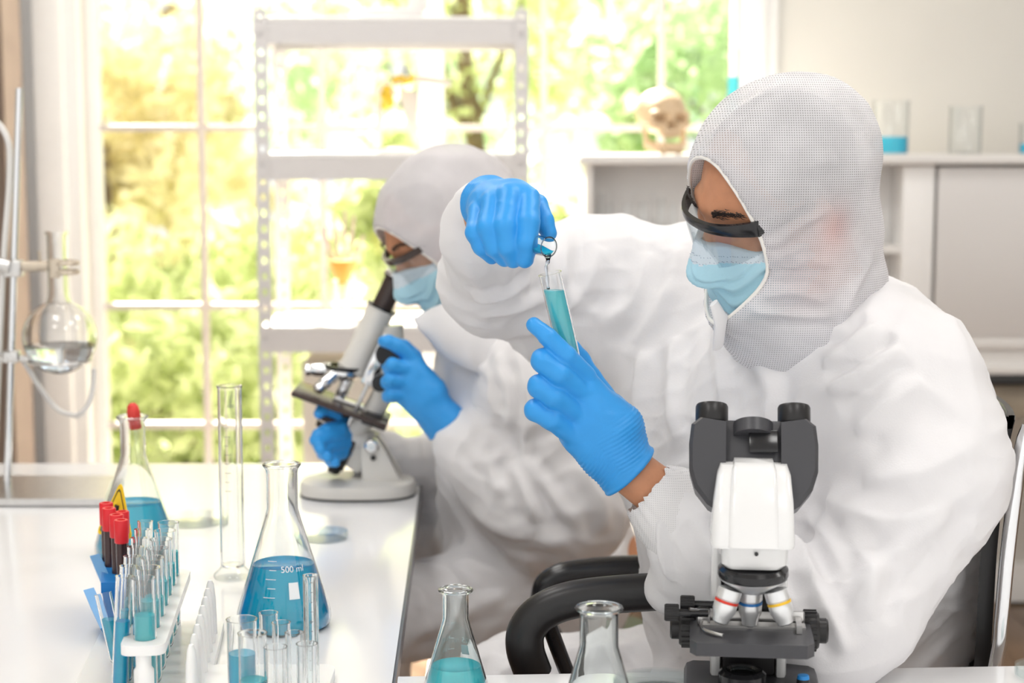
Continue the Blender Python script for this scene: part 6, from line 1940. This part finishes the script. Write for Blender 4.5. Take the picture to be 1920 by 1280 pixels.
# wide collar standing away from the neck
cf = MB(); topE = smooth_path([SP(774, 597, 2.87), SP(815, 575, 2.84), SP(870, 560, 2.83), SP(930, 575, 2.84)], 6); botE = smooth_path([SP(800, 634, 2.86), SP(845, 676, 2.83), SP(905, 700, 2.81), SP(960, 712, 2.82)], 6)
vs = []; fs = []; nt_ = len(topE)
for t_ in (0, .003):
    for i in range(nt_):
        for j in range(6):
            w_ = j / 5; p = Vector(topE[i]) * (1 - w_) + Vector(botE[i]) * w_
            p.y += t_ - .016 * math.sin(math.pi * w_) - .004 * math.sin(i * .9 + j)
            vs.append(p)
for k in (0, 1):
    for i in range(nt_ - 1):
        for j in range(5):
            a_ = k * nt_ * 6 + i * 6 + j; fs.append((a_, a_ + 1, a_ + 7, a_ + 6))
n6 = nt_ * 6
for i in range(nt_ - 1):
    fs += [(i * 6, i * 6 + 6, n6 + i * 6 + 6, n6 + i * 6), (i * 6 + 5, i * 6 + 11, n6 + i * 6 + 11, n6 + i * 6 + 5)]
for j in range(5):
    fs += [(j, j + 1, n6 + j + 1, n6 + j), ((nt_ - 1) * 6 + j, (nt_ - 1) * 6 + j + 1, n6 + (nt_ - 1) * 6 + j + 1, n6 + (nt_ - 1) * 6 + j)]
cf.add(vs, fs).build('collar_flap', 'suit_white', pb2, angle=80)

# left hand on the focus knob
wl = SP(832, 790, 2.845)
fL = [
    [G(768, 668, 2.835, .0130), G(745, 648, 2.825, .0120), G(728, 640, 2.822, .0110), G(719, 640, 2.828, .0095)],
    [G(756, 690, 2.825, .0130), G(736, 684, 2.815, .0122), G(730, 690, 2.825, .0115), G(738, 694, 2.85, .010)],
    [G(752, 715, 2.825, .0130), G(732, 712, 2.815, .0120), G(726, 716, 2.828, .0112), G(736, 720, 2.85, .010)],
    [G(752, 740, 2.828, .0122), G(734, 738, 2.820, .0112), G(728, 742, 2.832, .0105), G(738, 746, 2.85, .009)],
    [G(800, 720, 2.870, .015), G(778, 670, 2.885, .013), G(758, 650, 2.885, .012), G(744, 645, 2.878, .010)],
]
pL = [Cone(wl, SP(770, 675, 2.84), .030, .017), Cone(wl, SP(760, 695, 2.835), .031, .018), Cone(wl, SP(756, 718, 2.835), .031, .018), Cone(wl, SP(756, 742, 2.838), .028, .016),
      Cone(SP(805, 735, 2.845), SP(775, 700, 2.845), .030, .024), Cone(wl, SP(860, 815, 2.845), .032, .034)]
build_glove('glove', pb2, fL, pL, SP(838, 797, 2.845), SP(860, 815, 2.845) - SP(790, 740, 2.845), h=.0022)
# right hand reaching round behind the stage to the lamp
wR_ = SP(670, 835, 3.02)
fR_ = [
    [G(640, 800, 2.965, .0125), G(612, 806, 2.945, .0118), G(597, 815, 2.930, .0110), G(590, 826, 2.920, .0095)],
    [G(637, 815, 2.960, .0125), G(610, 822, 2.935, .0120), G(598, 832, 2.915, .0112), G(600, 842, 2.900, .0098)],
    [G(640, 832, 2.965, .0122), G(614, 840, 2.935, .0116), G(606, 850, 2.915, .0108), G(614, 856, 2.900, .0095)],
    [G(646, 848, 2.975, .0115), G(624, 856, 2.945, .0108), G(620, 864, 2.925, .0100), G(628, 866, 2.910, .009)],
    [G(645, 790, 2.985, .014), G(622, 768, 2.965, .0125), G(606, 766, 2.950, .0115), G(598, 775, 2.940, .0095)],
]
pR = [Cone(wR_, SP(640, 802, 2.975), .028, .016), Cone(wR_, SP(638, 818, 2.97), .029, .017), Cone(wR_, SP(642, 835, 2.975), .028, .016), Cone(wR_, SP(648, 850, 2.985), .026, .014), Cone(wR_, SP(700, 850, 3.05), .030, .032)]
build_glove('glove', pb2, fR_, pR, SP(676, 838, 3.028), SP(700, 850, 3.05) - SP(650, 825, 2.99), h=.0022)
# stool the second person sits on
stl = thing('stool', 'round black stool under the person at the tilted microscope', 'stool', None, (.13, 3.0, 0))
MB().lathe([(0, .42), (.17, .42), (.18, .43), (.18, .47), (.16, .485), (0, .485)], n=40).build('seat', 'black_plastic', stl)
MB().cyl((0, 0, .08), (0, 0, .42), .025, n=16).build('column', 'chrome', stl)
MB().lathe([(0, 0), (.2, 0), (.2, .012), (.03, .03), (.026, .09), (0, .09)], n=36).build('foot_plate', 'chrome', stl)
